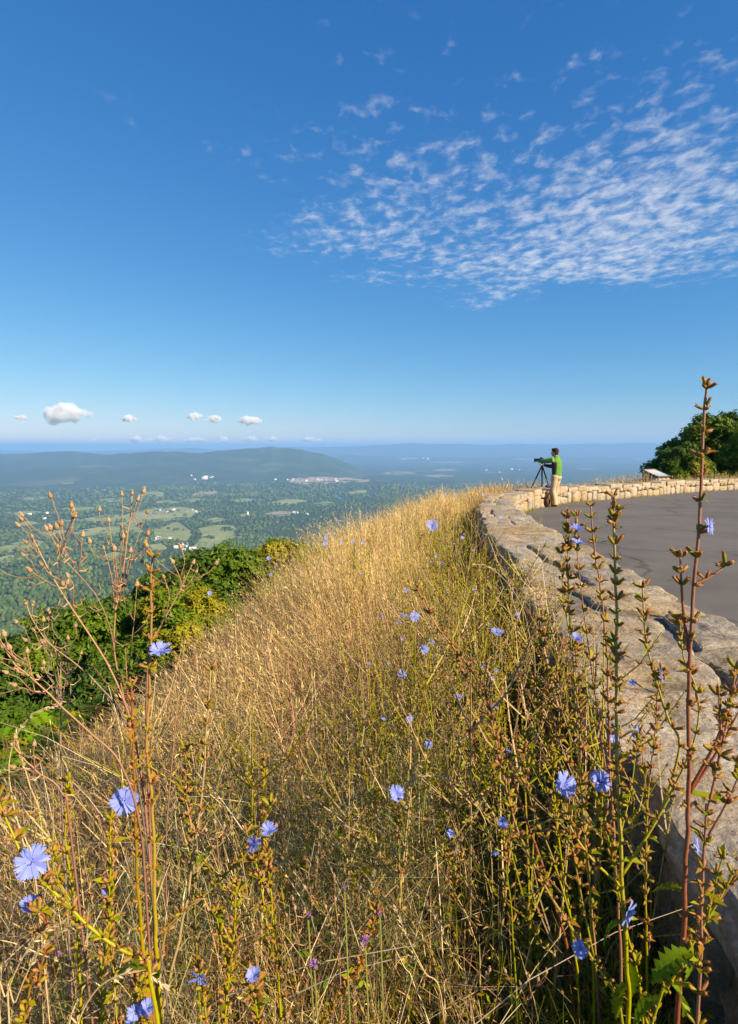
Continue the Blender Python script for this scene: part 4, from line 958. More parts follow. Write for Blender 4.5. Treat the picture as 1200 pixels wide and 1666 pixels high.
def put_flower(root, base, p, diam, face, rs, big=True):
    n = Vector(FN[face]); n += Vector((rs.uniform(-.1, .1), rs.uniform(-.1, .1), rs.uniform(-.1, .1))); q = n.to_track_quat('Z', 'Y'); R_ = diam / 2
    if not big:
        f = link('flower', rs.choice(SFLOW), root, Vector(p) - Vector(base)); f.rotation_euler = q.to_euler(); f.scale = (R_,) * 3; return f
    f = link('flower', rs.choice(CORES), root, Vector(p) - Vector(base)); f.rotation_euler = q.to_euler(); f.scale = (R_,) * 3
    k = rs.randint(14, 17); cup = {'u': .45, 'd': .25}.get(face, .18)
    for i in range(k):
        e = link('petal', rs.choice(PETALS), f, (0, 0, .0 + (i % 2) * .012)); L = rs.uniform(.86, 1.06)
        e.rotation_euler = (rs.uniform(-.3, .3), -cup + rs.uniform(-.22, .22), i * 2 * math.pi / k + rs.uniform(-.07, .07)); e.scale = (L, rs.uniform(.85, 1.15), 1)
    return f
def chicory(label, stem, d, r0=.0035, cols=(YEL, TAN), branches=(), flowers=(), leaves=(), kind='mix', bare=0.55, group='chicory plants close to the camera', seed=0, sp=.028, drift=0.0, cat='wildflower', down=True):
    """stem, branches: (px, py[, extra depth]) from the top down; flowers: (px, py, size mm, facing[, extra depth])"""
    rs = random.Random(seed)
    pt = lambda p: at(p[0], p[1], d + (p[2] if len(p) > 2 else 0))
    P = [pt(p) for p in stem]
    last = P[-1]; g = ground_at(last[0], last[1])
    if down:
        v = P[-1] - P[-2]; v = v / max(abs(v[2]), .02); k = max(last[2] - g, .05)
        e = last + np.array((np.clip(v[0], -.35, .35) * k * .5, np.clip(v[1], -.3, .3) * k * .5, -k - .02)); e[2] = ground_at(e[0], e[1]) - .02; P.append(e)
    base = P[-1]
    root = empty('chicory', base); tag(root, label, cat, group)
    C = smooth_path(P, 7)
    L = np.concatenate([[0], np.cumsum(np.linalg.norm(np.diff(C, axis=0), axis=1))]); tot = L[-1]
    C = C + np.stack([.0018 * fbm2(L * 22, L * 0 + seed, 2, 1), .0018 * fbm2(L * 22, L * 0 + seed + 5, 2, 2), 0 * L], 1)
    f = L / tot; cc = np.array([np.array(cols[1]) * (1 - t) + np.array(cols[0]) * t for t in np.clip(f * 1.5, 0, 1)])
    mb = MB(); mb.tube(C, r0 * (.38 + .75 * f), 6, cc); link('stem', mb.mesh('stem', M_STEM, True, base), root)
    def buds(C, L, end, sp):
        s = .002; last_z = 0
        while s < end:
            p = np.array([np.interp(s, L, C[:, i]) for i in range(3)]); br = s / end
            me = rs.choice(CLB if (kind == 'b' or (kind == 'mix' and rs.random() < .55)) else CLG)
            o = link('bud_cluster', me, root, p - base); k = rs.uniform(.75, 1.25) * (1.0 if s > .02 else 1.1); o.scale = (k, k, k); o.rotation_euler = (rs.uniform(-.35, .35), rs.uniform(-.35, .35), rs.uniform(0, 6.28))
            s += sp * rs.uniform(.35, 1.25) * (0.65 + .9 * br)
    buds(C, L, tot * bare, sp)
    for b in branches:
        B = smooth_path([pt(p) for p in b], 6); Lb = np.concatenate([[0], np.cumsum(np.linalg.norm(np.diff(B, axis=0), axis=1))]); fb = Lb / Lb[-1]
        mb = MB(); mb.tube(B, r0 * (.24 + .30 * fb), 5, np.array([np.array(cols[1]) * (1 - t) + np.array(cols[0]) * t for t in fb])); link('branch', mb.mesh('branch', M_STEM, True, base), root)
        buds(B, Lb, Lb[-1] * .85, sp * 1.15)
    for fl in flowers:
        p = at(fl[0], fl[1], d + (fl[4] if len(fl) > 4 else -.012)); put_flower(root, base, p, fl[2] / 1000, fl[3], rs)
        # a short stalk back to the nearest stem point
        allp = [C] + [smooth_path([pt(q) for q in b], 6) for b in branches]; A = np.concatenate(allp); j = np.argmin(np.linalg.norm(A - p, axis=1) + (A[:, 2] > p[2] - .002) * .05); n_ = Vector(FN[fl[3]]).normalized(); s_ = np.array(p) - np.array(n_) * .0075
        if np.linalg.norm(A[j] - s_) > .003:
            mb = MB(); mb.tube(smooth_path([A[j], (A[j] + s_) / 2 + np.array((0, 0, -.003)), s_], 3), .0013, 5, cols[0]); link('flower_stalk', mb.mesh('flower_stalk', M_STEM, True, base), root)
    for (px, py, k, a, tilt, sc) in leaves:
        o = link('leaf', LEAVES[k], root, pt((px, py)) - base); o.rotation_euler = (rs.uniform(-.3, .3), tilt, a); o.scale = (sc, sc, sc)
    return root

# the plants of the right-hand group
chicory('tallest chicory stalk, red-brown below, rising above the horizon by the right edge', [(1146, 630), (1142, 740), (1136, 850), (1127, 960), (1119, 1100), (1120, 1280), (1114, 1440), (1106, 1600), (1102, 1664)], .74, .0050, (RED, PNK),
        branches=[[(1205, 1150), (1165, 1225), (1121, 1290)], [(1215, 1062), (1190, 1130), (1165, 1205), (1122, 1285)], [(1181, 919), (1160, 935), (1128, 952)], [(1106, 905, .01), (1108, 950, .01), (1112, 1000, .01), (1120, 1060)], [(1210, 1405), (1165, 1470), (1112, 1530)]],
        flowers=[(1152, 857, 25, 'r'), (1131, 1374, 24, 's', .02)], leaves=[(1120, 1290, 0, .6, .35, 1.0), (1120, 1292, 1, .0, .1, .8), (1112, 1450, 2, 2.4, .3, .8), (1110, 1520, 2, -.5, 1.0, .8), (1110, 1540, 3, -1.0, 1.2, .6)], bare=.42, seed=1, sp=.040, kind='b')
chicory('straight green chicory stalk with a crowded bud spike against the asphalt', [(996, 806), (1000, 880), (1002, 980), (1003, 1100), (1004, 1250), (1010, 1400), (1018, 1560), (1022, 1664)], .80, .0046, (YEL, TAN),
        branches=[[(1105, 1008, .03), (1112, 1070, .03), (1132, 1120, .03), (1136, 1170, .02), (1120, 1230, .01), (1070, 1330, .01), (1011, 1425)], [(1045, 955, .05), (1052, 1050, .05), (1085, 1165, .04), (1105, 1215, .03), (1075, 1325, .02)], [(915, 1300), (930, 1350), (965, 1400), (1008, 1440)]],
        flowers=[(918, 1276, 40, 'f'), (1019, 1484, 42, 'r'), (1073, 1098, 22, 's', .04)], leaves=[(1008, 1400, 1, .3, .2, .7), (1012, 1500, 3, 2.6, .9, .7), (1015, 1560, 3, .3, 1.1, .8), (1018, 1600, 2, 3.6, .9, .9)], bare=.45, seed=2, sp=.026)
chicory('chicory stalk carrying two stacked blue flowers before the wall top', [(962, 822), (966, 880), (976, 960), (986, 1060), (990, 1200), (1000, 1380), (1010, 1600)], .92, .0032, (PNK, PNK),
        branches=[[(938, 838), (938, 890), (945, 960), (958, 1060), (975, 1180), (990, 1290)]], flowers=[(937, 863, 30, 'u'), (940, 886, 32, 'u')], bare=.45, seed=3, sp=.034)
chicory('thin olive chicory stalk left of the two stacked flowers', [(921, 842), (922, 900), (925, 980), (931, 1050), (938, 1180), (950, 1350), (965, 1560)], .95, .0028, (GRN, TAN), branches=[[(912, 900), (916, 970), (928, 1040)]], bare=.5, seed=4, sp=.030)
chicory('chicory stalk topped by one ragged blue flower before the shaded wall', [(936, 1050), (938, 1120), (944, 1220), (950, 1330), (962, 1480), (975, 1664)], .98, .0030, (PNK, TAN), flowers=[(935, 1041, 34, 'u')], branches=[[(905, 1090), (915, 1160), (944, 1240)], [(880, 1010), (886, 1090), (905, 1190), (946, 1300)]], bare=.6, seed=5)
chicory('chicory with a flower open towards the right edge beside its green neighbour', [(968, 1285), (985, 1350), (1003, 1440), (1030, 1560), (1045, 1660)], .84, .0030, (YEL, GRN), flowers=[(975, 1270, 36, 'f')], branches=[[(1036, 1200, .1), (1025, 1290, .06), (1000, 1390, .02)]], bare=.5, seed=6)
chicory('drooping chicory stalk with a half-closed flower low at the bottom right', [(800, 1170), (815, 1250), (842, 1350), (880, 1430), (920, 1495), (962, 1556), (1000, 1620), (1012, 1664)], .80, .0034, (GRN, PNK), flowers=[(944, 1543, 27, 'l')], branches=[[(850, 1215), (862, 1300), (900, 1400), (930, 1500)], [(925, 1340), (940, 1430), (965, 1555)]], bare=.55, seed=7)
chicory('leaning pink-stemmed chicory crossing the weeds in the middle', [(680, 960), (710, 1020), (752, 1070), (785, 1125), (812, 1190), (832, 1260), (858, 1340), (895, 1450), (925, 1560)], 1.05, .0034, (RED, PNK), branches=[[(742, 1075), (765, 1110), (800, 1160)]], bare=.35, seed=8, sp=.06, kind='b')
chicory('bushy chicory with crowded yellowish buds left of the wall shadow', [(892, 1090), (893, 1150), (898, 1230), (905, 1330), (925, 1480), (940, 1600)], 1.0, .0030, (YEL, YEL), branches=[[(868, 1110), (876, 1170), (896, 1240)], [(918, 1125), (912, 1180), (899, 1250)], [(855, 1190), (870, 1250), (903, 1320)]], flowers=[(998, 1200, 24, 'f', .05)], bare=.6, seed=9, sp=.024, kind='g')
chicory('spindly chicory at the right edge with its stem crossing the stones', [(1198, 1085), (1188, 1150), (1170, 1235), (1150, 1330), (1140, 1480), (1135, 1640)], .66, .0034, (PNK, PNK), branches=[[(1210, 1240), (1185, 1300), (1152, 1360)], [(1168, 1130), (1172, 1190), (1168, 1245)]], bare=.5, seed=10, kind='mix')
chicory('short chicory shoot before the stones with a small blue flower', [(1075, 1090), (1068, 1150), (1060, 1240), (1052, 1340), (1050, 1480), (1052, 1620)], .95, .0028, (YEL, PNK), flowers=[(1035, 1192, 26, 'f', .0), (1028, 1110, 18, 'd', .02)], branches=[[(1040, 1190), (1048, 1260), (1053, 1330)]], bare=.55, seed=11)
chicory('leafy chicory sprout in the bottom right corner', [(1190, 1420), (1160, 1480), (1120, 1545), (1085, 1610), (1060, 1664)], .70, .0036, (GRN, YEL), branches=[[(1175, 1395), (1162, 1440), (1150, 1495)]], leaves=[(1120, 1545, 3, 3.4, .4, .8), (1090, 1600, 3, .2, .9, .8), (1150, 1500, 1, .8, .2, .9), (1075, 1625, 3, 2.8, .9, .9)], bare=.35, seed=12, kind='g')
# the left-hand group
chicory('tall yellow-stemmed chicory with one flower against the trees', [(246, 905), (246, 980), (244, 1060), (241, 1160), (240, 1230), (247, 1300), (250, 1380), (252, 1480), (258, 1580), (262, 1664)], .80, .0040, (YEL, PNK), flowers=[(260, 1061, 36, 'u')], bare=.45, seed=21, sp=.045)
chicory('yellow-stemmed chicory with one wide flower lower on the left', [(214, 1115), (216, 1170), (217, 1240), (221, 1320), (222, 1420), (229, 1500), (236, 1580), (245, 1664)], .78, .0042, (YEL, RED), flowers=[(203, 1303, 42, 'f')], bare=.5, seed=22, sp=.034)
chicory('thick slanting chicory stem with the largest flower at the left edge', [(48, 1418), (75, 1440), (150, 1512), (195, 1545), (236, 1568), (252, 1640)], .62, .0044, (YEL, YEL), flowers=[(52, 1402, 39, 'f', -.02)], branches=[[(-5, 1300, .02), (18, 1350, .02), (45, 1410, .01), (72, 1438)]], bare=.25, seed=23, sp=.03, leaves=[(240, 1575, 1, 2.9, .3, .8)])
chicory('short chicory stem with a deep blue flower near the left edge', [(52, 1478), (72, 1490), (74, 1540), (62, 1600), (40, 1664)], .64, .0030, (YEL, RED), flowers=[(48, 1475, 30, 'u', .01)], bare=.6, seed=24, sp=.03)
chicory('yellow-green budding chicory tip left of the wide flower', [(110, 1270), (108, 1330), (106, 1370), (115, 1430), (126, 1490), (130, 1600)], .80, .0028, (YEL, YEL), branches=[[(85, 1390), (95, 1430), (118, 1470)]], bare=.5, seed=25, sp=.03, kind='g')
chicory('pale straw chicory stalk standing right of the yellow ones', [(342, 1090), (336, 1180), (330, 1270), (317, 1380), (300, 1480), (276, 1590), (262, 1664)], .95, .0034, (TAN, TAN), branches=[[(300, 1290), (312, 1350), (316, 1400)]], bare=.35, seed=26, sp=.05, kind='b')
chicory('reddish chicory crossing behind the pale straw stalk', [(440, 1310), (415, 1370), (370, 1420), (320, 1465), (280, 1500), (262, 1560)], .92, .0030, (PNK, YEL), bare=.5, seed=27, sp=.036)
chicory('chicory with two half-open blue flowers left of centre', [(435, 1362), (435, 1400), (442, 1460), (448, 1540), (455, 1640)], .85, .0030, (YEL, YEL), flowers=[(437, 1352, 30, 'u'), (414, 1372, 30, 'l')], branches=[[(400, 1352), (412, 1390), (424, 1440), (436, 1520)]], bare=.6, seed=28, sp=.028)
chicory('bottom chicory with a nodding violet-blue flower', [(322, 1580), (330, 1610), (336, 1664)], .72, .0028, (GRN, YEL), flowers=[(325, 1588, 34, 'd')], bare=.6, seed=29)
chicory('bottom chicory with a ragged flower right of the nodding one', [(412, 1592), (414, 1625), (420, 1664)], .74, .0028, (YEL, YEL), flowers=[(412, 1588, 26, 'u')], bare=.6, seed=30)
chicory('bottom chicory with three clustered flowers under an arching grass head', [(222, 1600), (230, 1640), (236, 1670)], .66, .0028, (YEL, YEL), flowers=[(220, 1645, 22, 'f'), (240, 1640, 24, 'u'), (214, 1664, 20, 'l')], bare=.8, seed=31, sp=.02)
chicory('low chicory with a small dark blue flower in the left tangle', [(176, 1436), (176, 1480), (182, 1560), (190, 1650)], .82, .0024, (TAN, YEL), flowers=[(176, 1452, 24, 'u', -.005)], bare=.6, seed=32)
chicory('single chicory with one notched blue flower at the centre', [(645, 1300), (646, 1350), (652, 1440), (660, 1540)], 1.15, .0026, (GRN, TAN), flowers=[(645, 1290, 36, 'f')], bare=.3, seed=33)
chicory('chicory with a dark blue flower in the wall shadow', [(732, 1366), (735, 1420), (742, 1500)], 1.12, .0024, (GRN, GRN), flowers=[(732, 1357, 22, 'u')], bare=.3, seed=34)
chicory('chicory with a closing flower in the wall shadow beside the drooping stalk', [(820, 1348), (824, 1420), (835, 1520)], .98, .0024, (GRN, GRN), flowers=[(818, 1338, 22, 'l'), (805, 1386, 16, 'd')], bare=.3, seed=35)
chicory('budding yellow-green chicory at the bottom left edge', [(182, 1330), (180, 1400), (175, 1520), (165, 1660)], .74, .0026, (YEL, YEL), bare=.7, seed=36, sp=.028, kind='g')
chicory('budding chicory between the bottom flowers', [(385, 1440), (380, 1520), (372, 1600), (366, 1664)], .72, .0028, (YEL, YEL), bare=.8, seed=37, sp=.026, kind='g', branches=[[(350, 1480), (362, 1540), (374, 1600)]])
chicory('budding chicory behind the wide left flower', [(300, 1215), (304, 1300), (310, 1400), (318, 1520), (325, 1640)], .98, .0026, (GRN, PNK), bare=.6, seed=38, sp=.034)
chicory('brown spent chicory stalk at the lower centre', [(612, 1480), (598, 1530), (580, 1580), (540, 1640), (525, 1664)], .86, .0026, (YEL, RED), bare=.6, seed=39, sp=.03, kind='b')
chicory('brown budding chicory at mid left', [(430, 1230), (428, 1300), (425, 1400), (428, 1500)], 1.2, .0026, (YEL, YEL), bare=.6, seed=40, sp=.03)

# the chicory farther back: whole plants, copied, with the flowers where the photograph shows them
def far_chicory_mesh(seed, h, nb, dry):
    rs = random.Random(seed); mb = MB(); bd = MB(); c0 = np.array(rs.choice([(.25, .22, .05), (.30, .25, .06), TAN] if not dry else [TAN, PNK]))
    lean = np.array((rs.uniform(-.12, .12), rs.uniform(-.12, .12)))
    t = np.linspace(0, 1, 6); C = np.column_stack([lean[0] * t ** 1.5 * h, lean[1] * t ** 1.5 * h, t * h]); mb.tube(C, np.linspace(.004, .0015, 6), 4, c0); tips = [C[-1]]
    paths = [C[2:]]
    for b in range(nb):
        k = rs.randint(2, 4); a = rs.uniform(0, 6.28); l = h * rs.uniform(.2, .42); s = C[k]; e = s + np.array((math.cos(a) * l * .55, math.sin(a) * l * .55, l * .85)); m_ = (s + e) / 2 + np.array((math.cos(a), math.sin(a), 0)) * l * .08
        B = np.array([s, m_, e]); mb.tube(B, [.0026, .002, .0012], 3, c0); paths.append(B); tips.append(e)
    for Pp in paths:
        L = np.concatenate([[0], np.cumsum(np.linalg.norm(np.diff(Pp, axis=0), axis=1))]); s = 0
        while s < L[-1]:
            p = np.array([np.interp(s, L, Pp[:, i]) for i in range(3)]); 
            for q in range(rs.randint(2, 4)):
                a = rs.uniform(0, 6.28); el = rs.uniform(.3, 1.2); d = np.array((math.cos(a) * math.cos(el), math.sin(a) * math.cos(el), math.sin(el))); l = rs.uniform(.010, .018); r = rs.uniform(.0022, .0034)
                cc = np.array(rs.choice([(.24, .24, .05), (.32, .24, .08), (.36, .21, .10), (.20, .22, .04)] if not dry else [(.36, .22, .11), (.40, .27, .14), (.28, .17, .09)])); sd = np.cross(d, (0.3, .2, .9)); sd /= np.linalg.norm(sd); s2 = np.cross(d, sd)
                bd.add([p, p + d * l * .6 + sd * r, p + d * l * .6 - sd * r * .5 + s2 * r * .87, p + d * l * .6 - sd * r * .5 - s2 * r * .87, p + d * l], tris=[(0, 1, 2), (0, 2, 3), (0, 3, 1), (4, 2, 1), (4, 3, 2), (4, 1, 3)], col=cc)
            s += rs.uniform(.025, .06)
    return mb.mesh('stem', M_STEM), bd.mesh('bud_spray', M_BUD), tips
FARC = [far_chicory_mesh(400 + i, 1.0, 3 + i % 4, i in (2, 5)) for i in range(7)] + [far_chicory_mesh(500 + i, 1.0, 7 + i % 3, i == 3) for i in range(5)]
def far_chicory(x, y, h, v, label, group, flowers=()):
    g = ground_at(x, y); st, bd, tips = FARC[v]; root = empty('chicory', (x, y, g)); tag(root, label, 'wildflower', group); rz = random.uniform(0, 6.28)
    for nm, me in (('stem', st), ('bud_spray', bd)):
        o = link(nm, me, root); k = h
        if nm == 'bud_spray': o['kind'] = 'stuff'
        o.scale = (min(1.0, k * 1.2), min(1.0, k * 1.2), k); o.rotation_euler.z = rz
    for (p, dm) in flowers:
        put_flower(root, root.location, p, dm, random.choice('ffu'), random, big=False)
        s = np.array(p) - np.array(root.location); b = np.array((s[0] * .25, s[1] * .25, s[2] * .55)); mb = MB(); mb.tube(smooth_path([b, (b + s) / 2 + np.array((0, 0, -.01)), s - np.array((0, 0, .008))], 3), .0016, 4, random.choice([GRN, YEL, TAN])); link('flower_stalk', mb.mesh('flower_stalk', M_STEM), root)
def on_tops(px, py, h):
    """where that direction comes down to a height h above the ground"""
    d = ray(px, py); t = 0.55 * 1.02 ** np.arange(190); P = d[None] * t[:, None]
    k = np.nonzero(P[:, 2] - land(P[:, 0], P[:, 1]) < h)[0]
    return P[k[0]] if len(k) and t[k[0]] < 22 else d * 8
FL = [(703, 855, 20), (657, 1003, 15), (674, 1003, 17), (648, 1014, 10), (700, 1045, 14), (690, 1056, 16), (745, 1134, 14), (653, 1097, 15), (808, 1029, 21), (793, 1018, 12), (814, 1067, 12), (803, 1102, 16), (807, 1090, 9), (785, 1083, 8), (805, 1149, 12), (665, 1169, 14), (624, 1170, 8), (696, 1210, 14), (826, 1222, 9),
      (655, 1040, 7), (718, 918, 10), (702, 915, 7), (660, 960, 9), (590, 935, 8), (590, 883, 6), (573, 880, 5), (530, 875, 7), (528, 885, 7), (553, 848, 7), (555, 883, 5), (490, 930, 6), (480, 940, 6), (437, 908, 7), (498, 937, 5), (341, 965, 8), (415, 988, 6), (440, 935, 6), (841, 1000, 9), (755, 870, 5), (752, 875, 6), (770, 960, 6), (740, 885, 5), (786, 805, 5),
      (770, 895, 5), (632, 1080, 6), (600, 1080, 6), (584, 1084, 5), (575, 885, 5), (510, 920, 5), (620, 1002, 6), (709, 905, 6), (790, 870, 5), (815, 842, 6)]
def zone(py): return 0 if py < 890 else 1 if py < 980 else 2 if py < 1050 else 3
ZONES = ['blue-flowered chicory from the left along the golden crest', 'blue-flowered chicory from the left on the upper slope below the crest', 'blue-flowered chicory from the left in the middle of the slope', 'blue-flowered chicory from the left in the weeds below the middle']
def flabel(i):
    z = zone(FL[i][1]); m = [k for k in range(len(FL)) if zone(FL[k][1]) == z]
    return rank(m.index(i), [FL[k][0] for k in m]) + ' ' + ZONES[z]
def build_far_chicory():
    for i, (px, py, s) in enumerate(FL):
        D = np.clip(.036 * FPX / s, 1.25, 7.0); 
        if py < 900 and s < 9: p = on_tops(px, py, .80)
        else:
            p = at(px, py, D)
            if not 0.35 < p[2] - ground_at(p[0], p[1]) < 1.0: p = on_tops(px, py, .62)
        h = p[2] - ground_at(p[0], p[1]); x = p[0] + random.uniform(-.06, .06); y = p[1] + random.uniform(.0, .10)
        if float(tdist(np.array([x]), np.array([y]))[0]) < .06: x -= .15
        far_chicory(x, y, max(h * random.uniform(.92, 1.12), .3), random.randrange(7), flabel(i), 'flowering chicory in the grass', [(p, s / FPX * p[1] * 1.05)])
    P = scatter(135, -1.2, 3.0, 1.15, 9.5, 0.05, 1.35, lambda X, Y, t: np.clip(1.2 - t / 1.2, .1, 1), 1.2)
    for x, y, z in P: far_chicory(x, y, random.uniform(.45, .78), random.randrange(7), 'flowerless chicory in the thicket along the wall foot', 'budding chicory along the wall')
    P = scatter(34, -2.6, .4, 1.5, 9, 1.0, 3.2)
    for x, y, z in P: far_chicory(x, y, random.uniform(.45, .75), random.choice([2, 5]), 'dry brown chicory stalk scattered through the golden grass', 'dry chicory in the grass')
    # the tall thicket close by, hiding the foot of the wall, and the stalks at the lower left
    P = scatter(46, -.05, 1.3, 1.05, 3.2, 0.03, .70, lambda X, Y, t: np.clip(1.2 - t, .2, 1))
    for x, y, z in P: far_chicory(x, y, random.uniform(.62, .95) * (1 if y > 1.1 else .85), 7 + random.randrange(5), 'tall bushy chicory crowding the near wall on the shaded side', 'chicory thicket beside the near wall')
    P = scatter(26, -1.5, -.05, 1.0, 1.9, 0.3, 3.2)
    for x, y, z in P: far_chicory(x, y, random.uniform(.48, .68), 7 + random.randrange(5), 'bushy yellow-green chicory in the lower left tangle', 'chicory in the lower left tangle')
    # the taller yellow-green sprays on the crest
    SPR = [(560, 838), (583, 815), (601, 800), (612, 792), (622, 786), (640, 780), (655, 788), (672, 792), (545, 830)]
    for i, (px, py) in enumerate(SPR):
        p = at(px, py, 9.5 + random.uniform(-1, 2)); x, y = p[0], p[1]; h = min(max(p[2] - ground_at(x, y), .6), 1.25)
        far_chicory(x, y, h, random.choice([0, 1, 3, 4, 6]), rank(i, [q[0] for q in SPR]) + ' yellow-green spray from the left, rising highest on the grassy crest', 'sprays on the crest')
build_far_chicory()

# ------------------------------------------------------------------ knapweed: dead stalks with seed heads, and a few purple flowers
def seed_mesh(seed, c):
    r = random.Random(seed); mb = MB(); c = np.array(c); n = 9; zs = [0, .12, .35, .6, .82, .95]; rr = [.10, .30, .42, .36, .24, .16]; V = []
    for i, (z, q) in enumerate(zip(zs, rr)):
        for j in range(n): a = (j + .5 * (i % 2)) * 2 * math.pi / n; k = q * r.uniform(.92, 1.08); V.append((k * math.cos(a), k * math.sin(a), z))
    q = [(i * n + j, i * n + (j + 1) % n, (i + 1) * n + (j + 1) % n, (i + 1) * n + j) for i in range(5) for j in range(n)]
    col = np.repeat(np.array([c * .75, c * .9, c, c * 1.1, c * 1.2, c * .8]), n, 0); mb.add(V, None, q, col)
    for i in range(1, 5):                                  # overlapping scales with pale tips
        for j in range(n):
            a = (j + .5 * (i % 2)) * 2 * math.pi / n; d = np.array((math.cos(a), math.sin(a), 0)); s_ = np.array((-d[1], d[0], 0)); b = d * rr[i] * 1.02 + np.array((0, 0, zs[i] - .02)); e = d * (rr[min(i + 1, 5)] * 1.0 + .09) + np.array((0, 0, zs[min(i + 1, 5)] - .02))
            mb.add([b - s_ * .10, b + s_ * .10, e], tris=[(0, 1, 2)], col=c * r.choice([.6, 1.15, 1.3]))
    for j in range(12):                                    # frayed top
        a = j * .524; d = np.array((math.cos(a), math.sin(a), 0)); s_ = np.array((-d[1], d[0], 0)); b = d * .14 + np.array((0, 0, .93)); mb.add([b - s_ * .05, b + s_ * .05, b + d * r.uniform(.02, .2) + np.array((0, 0, r.uniform(.15, .35)))], tris=[(0, 1, 2)], col=c * 1.35)
    return mb.mesh('seed_head', M_SEED, False)
SEEDS = [seed_mesh(i, c) for i, c in enumerate([(.38, .24, .11), (.44, .29, .15), (.33, .20, .10), (.42, .28, .16)])]
def knapweed(label, stem, d, branches, r0=.0020, col=(.24, .13, .10), heads=(), seed=0, hl=.0076, group='dead knapweed stalks'):
    rs = random.Random(seed); pt = lambda p: at(p[0], p[1], d + (p[2] if len(p) > 2 else 0)); P = [pt(p) for p in stem]; last = P[-1]; v = P[-1] - P[-2]; k = max(last[2] - ground_at(last[0], last[1]), .05)
    e = last + np.array((np.clip(v[0] / max(abs(v[2]), .02), -.5, .5) * k * .4, 0, -k)); e[2] = ground_at(e[0], e[1]) - .02; P.append(e); base = P[-1]
    root = empty('knapweed', base); tag(root, label, 'wildflower', group)
    def line(Pp, nm, r1, r2, n=6):
        C = smooth_path(Pp, n); L = np.linspace(0, 1, len(C)); C = C + np.stack([.0009 * fbm2(L * 9, L * 0 + seed + len(C), 2, 3), .001 * fbm2(L * 9, L * 0 + seed, 2, 4), .0006 * fbm2(L * 12, L * 0 + seed, 2, 8)], 1)
        mb = MB(); c = np.array(col) * rs.uniform(.85, 1.25); tn = np.array((.42, .28, .15)); mb.tube(C, r1 + (r2 - r1) * L, 5, np.array([tn * (1 - t) + c * t for t in np.clip(L * 1.3, 0, 1)])); link(nm, mb.mesh(nm, M_STEM, True, base), root); return C
    def head(C):
        n = Vector(C[0] - C[2]).normalized(); o = link('seed_head', rs.choice(SEEDS), root, Vector(C[0]) - Vector(base)); k = hl * rs.uniform(.8, 1.2); o.scale = (k * .95, k * .95, k * 1.15); o.rotation_euler = n.to_track_quat('Z', 'Y').to_euler()
    def curls(C):
        for i in range(rs.randint(2, 4)):
            mb = MB(); p = C[rs.randrange(2, len(C))]; a = rs.uniform(0, 6.28); l = rs.uniform(.012, .03); dd = np.array((math.cos(a), math.sin(a), 0)); mb.tube([p, p + dd * l * .5 + np.array((0, 0, -.15 * l)), p + dd * l * .9 + np.array((0, 0, .15 * l)), p + dd * l * .75 + np.array((0, 0, .5 * l))], [.0009, .0009, .0007, .0004], 3, (.40, .27, .16))
            link('dry_leaf', mb.mesh('dry_leaf', M_STEM, False, base), root)
    C0 = line([pt(p) for p in stem] + [base], 'stem', r0 * .4, r0); head(C0); curls(C0)
    for b in branches:
        Pb = [pt(p) for p in b]; C = line(Pb, 'branch', r0 * .24, r0 * .46, 5); head(C); curls(C)
        for k in range(rs.randint(1, 2)):                   # side twigs with heads of their own
            j = rs.randrange(2, max(3, len(C) // 2)); s = C[j]; ang = rs.choice([-1, 1]); T = C[max(j - 2, 0)] - C[j]; T /= np.linalg.norm(T); sd = np.array((-T[2] * ang, rs.uniform(-.6, .6), T[0] * ang)); l = rs.uniform(.03, .07); e = s + (T * .9 + sd * .42) * l
            head(line([e, (e + s) / 2 + sd * .006, s], 'twig', r0 * .25, r0 * .34, 4))
knapweed('tallest brown knapweed stalk with seed heads against the valley fields', [(215, 806), (207, 880), (196, 950), (188, 1000), (186, 1060), (200, 1130), (212, 1200), (222, 1300), (240, 1480)], .84,
         [[(198, 808), (199, 860), (194, 930), (188, 1000)], [(238, 836), (222, 880), (208, 930), (192, 990)], [(177, 850), (183, 895), (188, 950), (188, 1005)], [(222, 955), (218, 1010), (211, 1070), (205, 1140)], [(187, 897), (190, 930), (190, 985)], [(170, 895), (180, 930), (186, 980)], [(206, 870), (204, 900), (199, 945)], [(212, 900), (206, 930), (196, 975)]], seed=1)
knapweed('long left-leaning knapweed branch with a fan of seed heads over the pasture', [(54, 876), (75, 920), (110, 980), (150, 1040), (180, 1090), (205, 1150), (228, 1250), (245, 1420)], .82,
         [[(78, 864), (105, 910), (150, 960), (175, 1010), (186, 1060)], [(84, 863), (100, 888), (120, 918)], [(100, 856), (106, 885), (110, 905)], [(133, 874), (132, 905), (128, 928)], [(93, 892), (94, 920), (95, 943)], [(46, 884), (62, 900)], [(52, 930), (75, 945), (98, 958)], [(112, 940), (120, 955), (118, 1000)]], seed=2, r0=.0022)
knapweed('knapweed branch bending right below the yellowing tree', [(312, 918), (300, 945), (280, 985), (255, 1030), (243, 1055), (238, 1140), (242, 1300)], .83, [[(318, 932), (306, 950), (288, 970)], [(283, 918), (294, 945), (292, 960)], [(268, 942), (275, 970), (268, 1005)]], seed=3, r0=.002)
knapweed('lower knapweed branch reaching to the left edge', [(8, 1056), (30, 1085), (60, 1110), (100, 1150), (150, 1195), (195, 1240), (225, 1330), (240, 1500)], .74, [[(17, 1058), (28, 1080), (36, 1098)], [(45, 1064), (50, 1090), (58, 1110)], [(28, 1116), (55, 1125), (75, 1128)], [(-10, 1070), (15, 1085), (40, 1098)]], seed=4, r0=.0021)
